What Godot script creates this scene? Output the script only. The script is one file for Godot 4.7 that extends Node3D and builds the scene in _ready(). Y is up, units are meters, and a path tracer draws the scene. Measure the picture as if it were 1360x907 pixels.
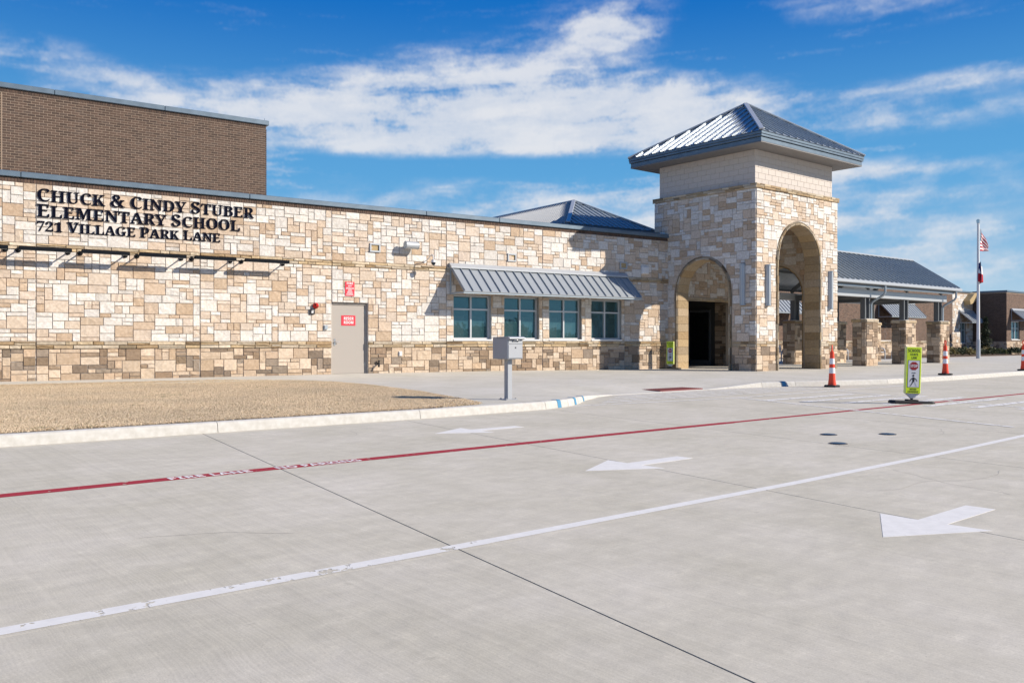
extends Node3D

# ------------------------------------------------------------------ shape builder
class Shape:
	var v := PackedVector3Array()
	var n := PackedVector3Array()
	var c := PackedColorArray()
	var uv := PackedVector2Array()
	var col := Color.WHITE
	func tri(a: Vector3, b: Vector3, d: Vector3) -> void:      # counter-clockwise seen from outside
		var m := (b - a).cross(d - a).normalized()
		v.append(a); v.append(d); v.append(b)
		for i in 3:
			n.append(m); c.append(col); uv.append(Vector2.ZERO)
	func quad(a: Vector3, b: Vector3, d: Vector3, e: Vector3) -> void:
		tri(a, b, d); tri(a, d, e)
	func quad_uv(a: Vector3, b: Vector3, d: Vector3, e: Vector3, r: Rect2) -> void:
		quad(a, b, d, e)
		var k := uv.size() - 6
		var p := Vector2(r.position.x, r.end.y)
		var q := r.end
		var s := Vector2(r.end.x, r.position.y)
		var t := r.position
		uv[k] = p; uv[k + 1] = s; uv[k + 2] = q; uv[k + 3] = p; uv[k + 4] = t; uv[k + 5] = s
	func box(lo: Vector3, hi: Vector3, ch := 0.0) -> void:     # with chamfered edges when ch > 0
		if ch <= 0.0:
			var p: Array[Vector3] = []
			for i in 8:
				p.append(Vector3(hi.x if i & 1 else lo.x, hi.y if i & 2 else lo.y, hi.z if i & 4 else lo.z))
			quad(p[4], p[5], p[7], p[6]); quad(p[1], p[0], p[2], p[3]); quad(p[0], p[4], p[6], p[2])
			quad(p[5], p[1], p[3], p[7]); quad(p[6], p[7], p[3], p[2]); quad(p[0], p[1], p[5], p[4])
			return
		var cc := (lo + hi) / 2.0
		var h := (hi - lo) / 2.0
		ch = minf(ch, minf(h.x, minf(h.y, h.z)) * 0.9)
		var pt := func(sx: float, sy: float, sz: float, ax: int) -> Vector3:
			var q := Vector3(sx * (h.x - (0.0 if ax == 0 else ch)), sy * (h.y - (0.0 if ax == 1 else ch)), sz * (h.z - (0.0 if ax == 2 else ch)))
			return cc + q
		for s in [-1.0, 1.0]:
			for ax in 3:
				var q: Array = []
				for e in [[-1.0, -1.0], [1.0, -1.0], [1.0, 1.0], [-1.0, 1.0]]:
					if ax == 0: q.append(pt.call(s, e[0], e[1], 0))
					elif ax == 1: q.append(pt.call(e[1], s, e[0], 1))
					else: q.append(pt.call(e[0], e[1], s, 2))
				if s > 0: quad(q[0], q[1], q[2], q[3])
				else: quad(q[3], q[2], q[1], q[0])
		for a in [-1.0, 1.0]:
			for b in [-1.0, 1.0]:
				face4(pt.call(a, b, -1.0, 0), pt.call(a, b, 1.0, 0), pt.call(a, b, 1.0, 1), pt.call(a, b, -1.0, 1), cc)
				face4(pt.call(a, -1.0, b, 0), pt.call(a, 1.0, b, 0), pt.call(a, 1.0, b, 2), pt.call(a, -1.0, b, 2), cc)
				face4(pt.call(-1.0, a, b, 1), pt.call(1.0, a, b, 1), pt.call(1.0, a, b, 2), pt.call(-1.0, a, b, 2), cc)
				for s in [-1.0, 1.0]:
					var x: Vector3 = pt.call(a, b, s, 0)
					var y: Vector3 = pt.call(a, b, s, 1)
					var z: Vector3 = pt.call(a, b, s, 2)
					if (y - x).cross(z - x).dot(x - cc) > 0: tri(x, y, z)
					else: tri(x, z, y)
	func face4(a: Vector3, b: Vector3, d: Vector3, e: Vector3, inside: Vector3) -> void:
		if (b - a).cross(d - a).dot((a + d) / 2.0 - inside) > 0: quad(a, b, d, e)
		else: quad(e, d, b, a)
	func tube(path: Array, rad: Variant, sides := 10, caps := true) -> void:   # smooth; rad a number or one per point
		var rings: Array = []
		var up := Vector3.UP
		for i in path.size():
			var d: Vector3 = (path[mini(i + 1, path.size() - 1)] - path[maxi(i - 1, 0)]).normalized()
			if absf(d.dot(up)) > 0.98: up = Vector3.RIGHT if absf(d.x) < 0.9 else Vector3.BACK
			var x := d.cross(up).normalized()
			var y := x.cross(d)
			up = y
			var r: float = rad[i] if rad is Array else rad
			var ring := PackedVector3Array()
			var rn := PackedVector3Array()
			for k in sides:
				var o := x * cos(TAU * k / sides) + y * sin(TAU * k / sides)
				rn.append(o); ring.append(path[i] + o * r)
			rings.append([ring, rn, d])
		for i in path.size() - 1:
			var A: Array = rings[i]
			var B: Array = rings[i + 1]
			for k in sides:
				var l := (k + 1) % sides
				var s := n.size()
				quad(A[0][l], A[0][k], B[0][k], B[0][l])
				var f: Array = [A[1][l], B[1][k], A[1][k], A[1][l], B[1][l], B[1][k]]
				for q in 6: n[s + q] = f[q]
		if caps:
			for e in [0, path.size() - 1]:
				var R: Array = rings[e]
				for k in range(1, sides - 1):
					if e == 0: tri(R[0][0], R[0][k], R[0][k + 1])
					else: tri(R[0][0], R[0][k + 1], R[0][k])
	func prism(poly: PackedVector2Array, fr: Transform3D, z0: float, z1: float, ch := 0.0) -> void:  # polygon in the frame's x-y, extruded along its z
		if area(poly) < 0.0:
			poly = poly.duplicate()
			poly.reverse()
		var top := poly
		if ch > 0.0:
			var o := Geometry2D.offset_polygon(poly, -ch)
			if o.size() == 1 and o[0].size() == poly.size():
				top = nearest(poly, o[0])
			else: ch = 0.0
		var idx := Geometry2D.triangulate_polygon(top)
		var g := func(p: Vector2, z: float) -> Vector3: return fr * Vector3(p.x, p.y, z)
		for i in range(0, idx.size(), 3):
			var a: Vector2 = top[idx[i]]
			var b: Vector2 = top[idx[i + 1]]
			var d: Vector2 = top[idx[i + 2]]
			if (b - a).cross(d - a) < 0:
				var t := b
				b = d; d = t
			tri(g.call(a, z1), g.call(b, z1), g.call(d, z1))
			tri(g.call(a, z0), g.call(d, z0), g.call(b, z0))
		for i in poly.size():
			var j := (i + 1) % poly.size()
			quad(g.call(poly[i], z0), g.call(poly[j], z0), g.call(poly[j], z1 - ch), g.call(poly[i], z1 - ch))
			if ch > 0.0:
				quad(g.call(poly[i], z1 - ch), g.call(poly[j], z1 - ch), g.call(top[j], z1), g.call(top[i], z1))
	func area(q: PackedVector2Array) -> float:
		var t := 0.0
		for i in q.size(): t += q[i].cross(q[(i + 1) % q.size()])
		return t
	func nearest(poly: PackedVector2Array, o: PackedVector2Array) -> PackedVector2Array:
		var best := 0
		for i in o.size():
			if o[i].distance_to(poly[0]) < o[best].distance_to(poly[0]): best = i
		var r := PackedVector2Array()
		var flip := area(o) * area(poly) < 0.0
		for i in o.size():
			r.append(o[(best + (o.size() - i if flip else i)) % o.size()])
		return r
	func mesh() -> ArrayMesh:
		var a := []
		a.resize(Mesh.ARRAY_MAX)
		a[Mesh.ARRAY_VERTEX] = v; a[Mesh.ARRAY_NORMAL] = n; a[Mesh.ARRAY_COLOR] = c; a[Mesh.ARRAY_TEX_UV] = uv
		var m := ArrayMesh.new()
		m.add_surface_from_arrays(Mesh.PRIMITIVE_TRIANGLES, a)
		return m

# ------------------------------------------------------------------ scene helpers
var rng := RandomNumberGenerator.new()
var M := {}
var taken := {}
const CAM := Vector3(0, 1.13, 0)
const SUN_AZ := 39.0
const SUN_EL := 29.0
var WING: Transform3D                      # x along the long wall, y up, z out of it
var TOWER := Transform3D(Basis(), Vector3(25.54, 0, -17.77))

func numbered(called: String) -> String:
	var k: int = taken.get(called, -1) + 1
	taken[called] = k
	return called if k == 0 else "%s_%03d" % [called, k]

func tag(o: Node, label: String, category: String, group := "", kind := "") -> Node:
	o.set_meta("label", label)
	o.set_meta("category", category)
	if group: o.set_meta("group", group)
	if kind: o.set_meta("kind", kind)
	return o

func thing(called: String, label: String, category: String, at := Transform3D(), group := "") -> Node3D:
	var o := Node3D.new()
	o.name = numbered(called)
	add_child(o, true)
	o.transform = at
	tag(o, label, category, group)
	return o

func obj(called: String, s: Variant, m: Material, parent: Node = null, at := Transform3D(), kind := "") -> MeshInstance3D:
	var o := MeshInstance3D.new()
	if parent == null: o.name = numbered(called)
	else:
		var key := str(parent.get_instance_id()) + called
		var k: int = taken.get(key, -1) + 1
		taken[key] = k
		o.name = called if k == 0 else "%s_%03d" % [called, k]
	o.mesh = s.mesh() if s is Shape else s
	o.material_override = m
	o.transform = at
	if kind: o.set_meta("kind", kind)
	(parent if parent else self).add_child(o, true)
	return o

func struct(called: String, s: Variant, m: Material, at := Transform3D()) -> MeshInstance3D:
	return obj(called, s, m, null, at, "structure")

func dup(src: Node3D, called: String, label: String, at: Transform3D) -> Node3D:
	var o: Node3D = src.duplicate()
	o.name = numbered(called)
	add_child(o, true)
	o.transform = at
	o.set_meta("label", label)
	return o

func T(x := 0.0, y := 0.0, z := 0.0, turn := 0.0) -> Transform3D:
	return Transform3D(Basis(Vector3.UP, turn), Vector3(x, y, z))

func noise_tex(freq: float, lo: Color, hi: Color, seed_: int, oct := 4, size := 512, cell := false, bands := 0.0) -> Texture2D:
	var n := FastNoiseLite.new()
	n.seed = seed_
	n.frequency = freq
	n.noise_type = FastNoiseLite.TYPE_CELLULAR if cell else FastNoiseLite.TYPE_SIMPLEX_SMOOTH
	n.fractal_type = FastNoiseLite.FRACTAL_FBM
	n.fractal_octaves = oct
	var im := n.get_seamless_image(size, size, false, false, 0.1, true)
	var out := Image.create_empty(size, size, false, Image.FORMAT_RGB8)
	for y in size:
		for x in size:
			var t := im.get_pixel(x, y).r
			if bands > 0.0: t = clampf((t - 0.5) * bands + 0.5, 0, 1)
			out.set_pixel(x, y, lo.lerp(hi, t))
	return ImageTexture.create_from_image(out)

func mat(called: String, c: Color, rough := 0.9, metal := 0.0, tex: Texture2D = null, scale := 1.0, bump: Texture2D = null, bump_cm := 0.0, vc := false) -> StandardMaterial3D:
	var m := StandardMaterial3D.new()
	m.resource_name = called
	m.albedo_color = c.linear_to_srgb()
	m.roughness = rough
	m.metallic = metal
	m.vertex_color_use_as_albedo = vc
	if tex or bump:
		m.uv1_triplanar = true
		m.uv1_world_triplanar = true
		m.uv1_scale = Vector3.ONE * scale
		m.albedo_texture = tex
		if bump:
			m.heightmap_enabled = true
			m.heightmap_texture = bump
			m.heightmap_scale = bump_cm
	M[called] = m
	return m

func letters(called: String, text: String, font: Font, cap: float, at: Transform3D, m: Material, parent: Node, depth := 0.004, width := 0.0, small := 1.0, each := true) -> void:
	# one mesh per letter (or one per line); the first letter of each word full size, the rest small capitals
	var px := 64
	var up := cap / (0.714 * px)
	var adv: Array[float] = []
	var big: Array[float] = []
	var total := 0.0
	for i in text.length():
		var f := 1.0 if i == 0 or text[i - 1] == " " else small
		if text[i] in "0123456789": f = 0.92
		big.append(f)
		var w := font.get_string_size(text[i], HORIZONTAL_ALIGNMENT_LEFT, -1, px).x * up * f
		adv.append(w)
		total += w
	var k := width / total if width > 0.0 else 1.0
	var all := Shape.new()
	var x := 0.0 if width >= 0.0 else width
	if width == 0.0: x = -total / 2.0
	for i in text.length():
		if text[i] != " ":
			var t := TextMesh.new()
			t.text = text[i]
			t.font = font
			t.font_size = px
			t.pixel_size = up * big[i]
			t.depth = depth
			t.curve_step = 2.0 if each else 4.0
			t.horizontal_alignment = HORIZONTAL_ALIGNMENT_CENTER
			t.vertical_alignment = VERTICAL_ALIGNMENT_BOTTOM
			var a := t.get_mesh_arrays()
			var lo := INF
			var vv: PackedVector3Array = a[Mesh.ARRAY_VERTEX]
			for p in vv: lo = minf(lo, p.y)
			if text[i] in "QJ,": lo = minf(lo, lo)
			var place := at * Transform3D(Basis().scaled(Vector3(k, 1, 1)), Vector3(x + adv[i] * k / 2.0, -lo, depth / 2.0))
			if each:
				var am := ArrayMesh.new()
				am.add_surface_from_arrays(Mesh.PRIMITIVE_TRIANGLES, a)
				obj("letter", am, m, parent, place)
			else:
				var idx: PackedInt32Array = a[Mesh.ARRAY_INDEX] if a[Mesh.ARRAY_INDEX] != null else PackedInt32Array(range(vv.size()))
				for q in range(0, idx.size(), 3):
					all.tri(place * vv[idx[q]], place * vv[idx[q + 2]], place * vv[idx[q + 1]])
		x += adv[i] * k
	if not each and all.v.size(): obj("lettering", all, m, parent)

# ------------------------------------------------------------------ stonework
const CREAM := [Color(.74, .72, .685), Color(.70, .68, .65), Color(.76, .73, .685), Color(.72, .705, .68), Color(.66, .635, .60)]
const TAN := [Color(.63, .515, .405), Color(.585, .465, .35), Color(.65, .545, .44), Color(.62, .52, .425), Color(.545, .415, .295), Color(.67, .575, .48)]
const BROWN := [Color(.31, .225, .155), Color(.27, .195, .13), Color(.36, .27, .19), Color(.30, .245, .195), Color(.24, .185, .14)]
const SAND := [Color(.62, .50, .38), Color(.575, .455, .335), Color(.65, .54, .425), Color(.54, .41, .29)]
const LEDGE := [Color(.54, .44, .30), Color(.47, .37, .245), Color(.60, .51, .38), Color(.53, .46, .36), Color(.40, .29, .17), Color(.63, .56, .45), Color(.58, .45, .28)]

func pick_upper() -> Color:
	var c: Color = CREAM[rng.randi() % 5] if rng.randf() < 0.46 else TAN[rng.randi() % 6]
	return c.lerp(Color(c.g, c.g, c.g), rng.randf() * 0.15) * rng.randf_range(0.93, 1.05)
func pick_base() -> Color:
	var c: Color = BROWN[rng.randi() % 5] if rng.randf() < 0.42 else SAND[rng.randi() % 4]
	c = c.lerp(Color(c.g, c.g, c.g), rng.randf() * 0.12)
	return c * rng.randf_range(0.9, 1.06)
func pick_ledge() -> Color:
	return LEDGE[rng.randi() % 7] * (rng.randf_range(0.82, 1.08) if rng.randf() > 0.05 else 0.5)

func ashlar(x0: float, x1: float, y0: float, y1: float, rows: int, big := 1.0) -> Array:
	# random ashlar: rectangles of 1 to 3 courses packed on a grid
	var cy := (y1 - y0) / rows
	var cols := maxi(2, int(round((x1 - x0) / (0.088 * big))))
	var cx := (x1 - x0) / cols
	var grid := PackedByteArray()
	grid.resize(rows * cols)
	var out: Array = []
	var sizes := [[3, 1], [4, 1], [5, 1], [2, 2], [3, 2], [4, 2], [5, 2], [2, 3], [4, 3], [5, 3], [6, 3], [3, 2], [4, 2], [2, 1], [4, 1], [3, 1], [6, 2], [5, 2], [4, 2], [5, 1]]
	for r in rows:
		for q in cols:
			if grid[r * cols + q]: continue
			var w := 1
			var h := 1
			for attempt in 7:
				var s: Array = sizes[rng.randi() % sizes.size()]
				var ok: bool = q + s[0] <= cols and r + s[1] <= rows
				if ok:
					for a in s[0]:
						if grid[r * cols + q + a]: ok = false
				if ok and q + s[0] < cols and grid[r * cols + q + s[0]] == 0 and (q + s[0] + 1 >= cols or grid[r * cols + q + s[0] + 1]):
					ok = false     # would leave a sliver
				if ok:
					w = s[0]; h = s[1]
					break
				if attempt == 6:
					w = 1
					while q + w < cols and w < 3 and grid[r * cols + q + w] == 0: w += 1
			for b in h:
				for a in w: grid[(r + b) * cols + q + a] = 1
			out.append(Rect2(x0 + q * cx, y0 + r * cy, w * cx, h * cy))
	return out

func cut(rects: Array, holes: Array) -> Array:
	for hole: Rect2 in holes:
		var next: Array = []
		for r: Rect2 in rects:
			if not r.intersects(hole):
				next.append(r)
				continue
			if r.position.x < hole.position.x: next.append(Rect2(r.position, Vector2(hole.position.x - r.position.x, r.size.y)))
			if r.end.x > hole.end.x: next.append(Rect2(hole.end.x, r.position.y, r.end.x - hole.end.x, r.size.y))
			var a := maxf(r.position.x, hole.position.x)
			var b := minf(r.end.x, hole.end.x)
			if r.position.y < hole.position.y: next.append(Rect2(a, r.position.y, b - a, hole.position.y - r.position.y))
			if r.end.y > hole.end.y: next.append(Rect2(a, hole.end.y, b - a, r.end.y - hole.end.y))
		rects = next
	return rects.filter(func(r): return r.size.x > 0.035 and r.size.y > 0.03)

func rock(s: Shape, r: Rect2, fr: Transform3D, col: Color, joint := 0.005, bulge := 0.026, back := -0.03) -> void:
	# one split-faced stone: broken edges, an uneven face, sides that run back into the mortar
	s.col = col
	var nx := 2 if r.size.x < 0.22 else 3
	var ny := 1 if r.size.y < 0.13 else 2
	var lo := r.position + Vector2(joint, joint)
	var sz := r.size - Vector2(joint, joint) * 2.0
	var out := rng.randf_range(0.001, 0.010)
	var p: Array[Vector3] = []
	var e := 0.004
	for j in ny + 3:
		for i in nx + 3:
			var u := clampf((i - 1.0) / nx, 0, 1)
			var t := clampf((j - 1.0) / ny, 0, 1)
			var x := lo.x + sz.x * u
			var y := lo.y + sz.y * t
			var z := out
			var inner := i > 0 and j > 0 and i < nx + 2 and j < ny + 2
			if inner:
				x += rng.randf_range(-1, 1) * 0.02 * (1.0 if i > 1 and i < nx + 1 else 0.0)
				y += rng.randf_range(-1, 1) * 0.015 * (1.0 if j > 1 and j < ny + 1 else 0.0)
				if i == 1: x += 0.008
				if i == nx + 1: x -= 0.008
				if j == 1: y += 0.008
				if j == ny + 1: y -= 0.008
				z += rng.randf_range(0.35, 1.0) * bulge
			else:
				x += rng.randf_range(-1, 1) * e * 0.7
				y += rng.randf_range(-1, 1) * e * 0.7
			p.append(fr * Vector3(x, y, z))
	var w := nx + 3
	for j in ny + 2:
		for i in nx + 2:
			var a := p[j * w + i]
			var b := p[j * w + i + 1]
			var d := p[(j + 1) * w + i + 1]
			var g := p[(j + 1) * w + i]
			if (i + j) % 2: s.tri(a, b, d); s.tri(a, d, g)
			else: s.tri(a, b, g); s.tri(b, d, g)
	var bk := fr.basis.z * (back - out)
	for i in nx + 2:
		s.quad(p[i] + bk, p[i + 1] + bk, p[i + 1], p[i])
		var q := (ny + 2) * w + i
		s.quad(p[q + 1] + bk, p[q] + bk, p[q], p[q + 1])
	for j in ny + 2:
		var q := j * w
		s.quad(p[q + w] + bk, p[q] + bk, p[q], p[q + w])
		q += w - 1
		s.quad(p[q] + bk, p[q + w] + bk, p[q + w], p[q])

func in_view(p: Vector3) -> float:      # pixels of a metre there, or 0 when the photograph does not show it
	var q := (p - CAM).rotated(Vector3.UP, deg_to_rad(39.411))
	if q.z > -1.0: return 0.0
	var x := q.x / -q.z
	return 866.0 / -q.z if absf(x) < 0.605 and absf(q.y / -q.z) < 0.42 else 0.0

func lay(parent: Node3D, called: String, stones: Array, fr: Transform3D, pick: Callable, most: int, m: Material, rest: String, bulge := 0.024, joint := 0.005, shown := true) -> void:
	# stones: rectangles in the frame fr of the parent; the `most` largest in view become parts, the rest one piece of stonework
	var scored: Array = []
	for r: Rect2 in stones:
		var w := parent.transform * (fr * Vector3(r.get_center().x, r.get_center().y, 0))
		scored.append([r.size.x * r.size.y * pow(in_view(w), 2.0) if shown else 0.0, r])
	scored.sort_custom(func(a, b): return a[0] > b[0])
	var mass := Shape.new()
	for i in scored.size():
		var r: Rect2 = scored[i][1]
		if i < most and scored[i][0] > 0.0:
			var s := Shape.new()
			var at := fr * Transform3D(Basis(), Vector3(r.position.x, r.position.y, 0))
			rock(s, Rect2(Vector2.ZERO, r.size), Transform3D(), pick.call(), joint, bulge)
			obj(called, s, m, parent, at)
		else:
			rock(mass, r, fr, pick.call(), joint, bulge)
	if mass.v.size(): obj(rest, mass, m, parent, Transform3D(), "stuff")

func ledge_rects(x0: float, x1: float, y0: float, y1: float, layers := 2) -> Array:
	# a belt course of long thin stones
	var out: Array = []
	var y := y0
	for k in layers:
		var h := (y1 - y0) / layers
		var x := x0
		while x < x1 - 0.01:
			var w := rng.randf_range(0.22, 0.7)
			if x1 - x - w < 0.2: w = x1 - x
			if rng.randf() < 0.35 and h > 0.05:
				var t := h * rng.randf_range(0.4, 0.6)
				out.append(Rect2(x, y, w, t)); out.append(Rect2(x, y + t, w, h - t))
			else: out.append(Rect2(x, y, w, h))
			x += w
		y += h
	return out

func bricks(parent: Node3D, fr: Transform3D, x0: float, x1: float, y0: float, y1: float, most: int, bl := 0.203, bh := 0.072, gap := 0.0125, dark := 1.0) -> void:
	# running bond; one shared brick, individual bricks as parts, the rest as a MultiMesh
	var s := Shape.new()
	s.box(Vector3(0, 0, -0.05), Vector3(bl - gap, bh - gap, 0.0), 0.003)
	var whole := s.mesh()
	var cols := [Color(.108, .068, .050), Color(.094, .060, .044), Color(.122, .078, .058), Color(.074, .048, .037), Color(.102, .070, .055)]
	var places: Array = []
	var row := 0
	var y := y0
	while y + bh <= y1 + 0.01:
		var x := x0 - (bl / 2.0 if row % 2 else 0.0)
		while x < x1 - 0.02:
			var a := maxf(x, x0)
			var b := minf(x + bl, x1)
			if b - a > 0.03:
				var at := fr * Transform3D(Basis().scaled(Vector3((b - a - gap) / (bl - gap), 1, 1)), Vector3(a, y, rng.randf_range(-0.002, 0.002)))
				places.append([in_view(parent.transform * at.origin), at])
			x += bl
		y += bh
		row += 1
	places.sort_custom(func(a, b): return a[0] > b[0])
	var mm := MultiMesh.new()
	mm.transform_format = MultiMesh.TRANSFORM_3D
	mm.use_colors = true
	mm.mesh = whole
	var n := 0
	if most > 0:
		for i in 5:
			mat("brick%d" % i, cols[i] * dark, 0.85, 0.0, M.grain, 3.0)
	for i in places.size():
		if i < most and places[i][0] > 0: obj("brick", whole, M["brick%d" % (rng.randi() % 5)], parent, places[i][1])
		else: n += 1
	mm.instance_count = n
	for i in n:
		mm.set_instance_transform(i, places[places.size() - n + i][1])
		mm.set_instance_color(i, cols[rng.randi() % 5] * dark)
	var mi := MultiMeshInstance3D.new()
	mi.name = "brickwork" if not parent.has_node("brickwork") else "brickwork_%03d" % parent.get_child_count()
	mi.multimesh = mm
	mi.material_override = M.brickvc
	mi.set_meta("kind", "stuff")
	parent.add_child(mi, true)

func road_z(x: float) -> float:          # the lane line bends a little away with distance
	return -3.87 - 0.0035 * maxf(0, x - 3.0) * maxf(0, x - 3.0) if x < 12 else -4.154 - 0.063 * (x - 12)

const CURB := [[-60.0, -10.6, .13], [-14.0, -10.6, .13], [7.0, -10.62, .13], [9.6, -10.78, .13], [10.3, -10.98, .13], [10.9, -11.35, .12], [11.6, -11.9, .09], [12.5, -12.45, .045], [13.2, -12.7, .015], [16.4, -12.72, .015], [17.2, -12.72, .045], [18.4, -12.62, .12], [19.4, -12.32, .13], [20.4, -11.92, .13], [22.4, -11.45, .13], [26.0, -11.35, .13], [32.0, -11.6, .13], [45.0, -12.3, .13], [95.0, -15.0, .13]]

func curb_at(x: float) -> Vector2:       # z and height of the kerb front at x
	for i in CURB.size() - 1:
		if x <= CURB[i + 1][0]:
			var t: float = clampf((x - CURB[i][0]) / (CURB[i + 1][0] - CURB[i][0]), 0, 1)
			return Vector2(lerpf(CURB[i][1], CURB[i + 1][1], t), lerpf(CURB[i][2], CURB[i + 1][2], t))
	return Vector2(-15, .13)

func plaza_h(x: float, z: float) -> float:
	var c := curb_at(x)
	var far := 0.13 + 0.05 * smoothstep(-20.9, -22.2, z + 0.085 * (8.0 - minf(x, 8.0))) * (1.0 - smoothstep(17.0, 22.0, x)) - 0.03 * smoothstep(20.0, 24.0, x) * (1.0 - smoothstep(32.0, 40.0, x))
	return lerpf(c.y, far, smoothstep(0.0, 2.2, c.x - z))

# ------------------------------------------------------------------ building pieces
func seam_roof(parent: Node3D, a: Vector3, b: Vector3, ra: Vector3, rb: Vector3, pitch: float, m: Material, seams := true, w := 0.035, h := 0.045) -> void:
	# standing seams over one slope with the eave a-b (left to right seen from outside) and the ridge ra-rb
	var L := a.distance_to(b)
	var ex := (b - a) / L
	var xa := (ra - a).dot(ex)
	var xb := (rb - a).dot(ex)
	var up := (ra - a) - ex * xa
	var nrm := ex.cross(up).normalized()
	var count := int(round(L / pitch))
	for i in range(0, count + 1):
		var x := clampf(i * L / count, 0.03, L - 0.03)
		var t := 1.0
		if x < xa: t = minf(t, x / xa)
		if x > xb: t = minf(t, (L - x) / (L - xb))
		if t < 0.04: continue
		var s := Shape.new()
		s.box(Vector3(-w / 2, 0.005, -0.004), Vector3(w / 2, up.length() * t - 0.01, h), 0.006)
		obj("seam", s, m, parent, Transform3D(Basis(ex, up.normalized(), nrm), a + ex * x))

func bar(parent: Node3D, called: String, a: Vector3, b: Vector3, w: float, h: float, m: Material, ch := 0.004, up := Vector3.UP) -> MeshInstance3D:
	var y := (b - a).normalized()
	if absf(y.dot(up)) > 0.99: up = Vector3.BACK
	var x := y.cross(up).normalized()
	var s := Shape.new()
	s.box(Vector3(-w / 2, 0, -h / 2), Vector3(w / 2, a.distance_to(b), h / 2), ch)
	return obj(called, s, m, parent, Transform3D(Basis(x, y, x.cross(y)), a))

func boxed(parent: Node, called: String, lo: Vector3, hi: Vector3, m: Material, ch := 0.004, kind := "") -> MeshInstance3D:
	var s := Shape.new()
	var mid := (lo + hi) / 2.0
	s.box(lo - mid, hi - mid, ch)
	return obj(called, s, m, parent, Transform3D(Basis(), mid), kind)

func window(parent: Node3D, fr: Transform3D, w: float, h: float, transom: float, deep: float, blind := true, hang := 0.0) -> void:
	# frame with a mullion and a transom set back in its opening, four panes
	var f := MeshInstance3D.new()
	var s := Shape.new()
	var t := 0.055
	for r: Rect2 in [Rect2(0, 0, t, h), Rect2(w - t, 0, t, h), Rect2(t, 0, w - 2 * t, t), Rect2(t, h - t, w - 2 * t, t), Rect2(w / 2 - 0.028, t, 0.056, h - 2 * t)]:
		s.box(Vector3(r.position.x, r.position.y, -deep - 0.05), Vector3(r.end.x, r.end.y, -deep + 0.05), 0.004)
	for k in 2:
		var x0 := t if k == 0 else w / 2 + 0.028
		var x1 := w / 2 - 0.028 if k == 0 else w - t
		s.box(Vector3(x0, transom - 0.028, -deep - 0.05), Vector3(x1, transom + 0.028, -deep + 0.05), 0.004)
	f.mesh = s.mesh()
	f.name = "window" if not parent.has_node("window") else "window_%03d" % parent.get_child_count()
	f.material_override = M.frame
	f.transform = fr
	parent.add_child(f, true)
	for k in 2:
		var x0 := t if k == 0 else w / 2 + 0.028
		var x1 := w / 2 - 0.028 if k == 0 else w - t
		for j in 2:
			var y0 := t if j == 0 else transom + 0.028
			var y1 := transom - 0.028 if j == 0 else h - t
			var pane := boxed(f, "pane", Vector3(x0 - 0.01, y0 - 0.01, -deep - 0.022), Vector3(x1 + 0.01, y1 + 0.01, -deep - 0.010), M.glass, 0.0)
			pane.rotation = Vector3(rng.randf_range(-0.006, 0.006), hang + rng.randf_range(-0.006, 0.006), 0)
		if blind and (k == 0 or deep > 0.14):
			var b := Shape.new()
			var bx1 := lerpf(x0, x1, 0.8)
			for i in 12:
				var y := t + 0.02 + i * 0.057
				b.box(Vector3(x0 + 0.01, y, -deep - 0.13), Vector3(bx1, y + 0.052, -deep - 0.12))
			obj("blind", b, M.blind, f)
	# metal lining of the opening and the sill
	var l := Shape.new()
	l.box(Vector3(-0.012, 0, -deep - 0.05), Vector3(0, h, -0.005))
	l.box(Vector3(w, 0, -deep - 0.05), Vector3(w + 0.012, h, -0.005))
	l.box(Vector3(-0.012, h, -deep - 0.05), Vector3(w + 0.012, h + 0.012, -0.005))
	obj("frame", l, M.frame, f)
	boxed(f, "sill", Vector3(-0.02, -0.05, -deep - 0.05), Vector3(w + 0.02, -0.002, 0.045), M.sill)

func arch_poly(cx: float, r: float, spring: float, y0: float, steps := 24) -> PackedVector2Array:
	var p := PackedVector2Array([Vector2(cx + r, y0)])
	for i in steps + 1:
		var a := PI * i / steps
		p.append(Vector2(cx + cos(a) * r, spring + sin(a) * r))
	p.append(Vector2(cx - r, y0))
	return p

func stones_around_arch(parent: Node3D, called: String, rects: Array, fr: Transform3D, hole: PackedVector2Array, pick: Callable, most: int, rest: String, cutter := Rect2()) -> void:
	var whole: Array = []
	var mass := Shape.new()
	for r: Rect2 in rects:
		var q := PackedVector2Array([r.position, Vector2(r.end.x, r.position.y), r.end, Vector2(r.position.x, r.end.y)])
		if Geometry2D.intersect_polygons(q, hole).is_empty():
			whole.append(r)
			continue
		for piece in Geometry2D.clip_polygons(q, hole):
			if absf(mass.area(piece)) / 2.0 < 0.004: continue
			var inset := Geometry2D.offset_polygon(piece, -0.005)
			if inset.is_empty(): continue
			mass.col = pick.call()
			mass.prism(inset[0], fr, -0.03, rng.randf_range(0.012, 0.02), 0.008)
	lay(parent, called, whole, fr, pick, most, M.stone, rest)
	if mass.v.size(): obj("cut_stonework", mass, M.stone, parent, Transform3D(), "stuff")

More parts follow.
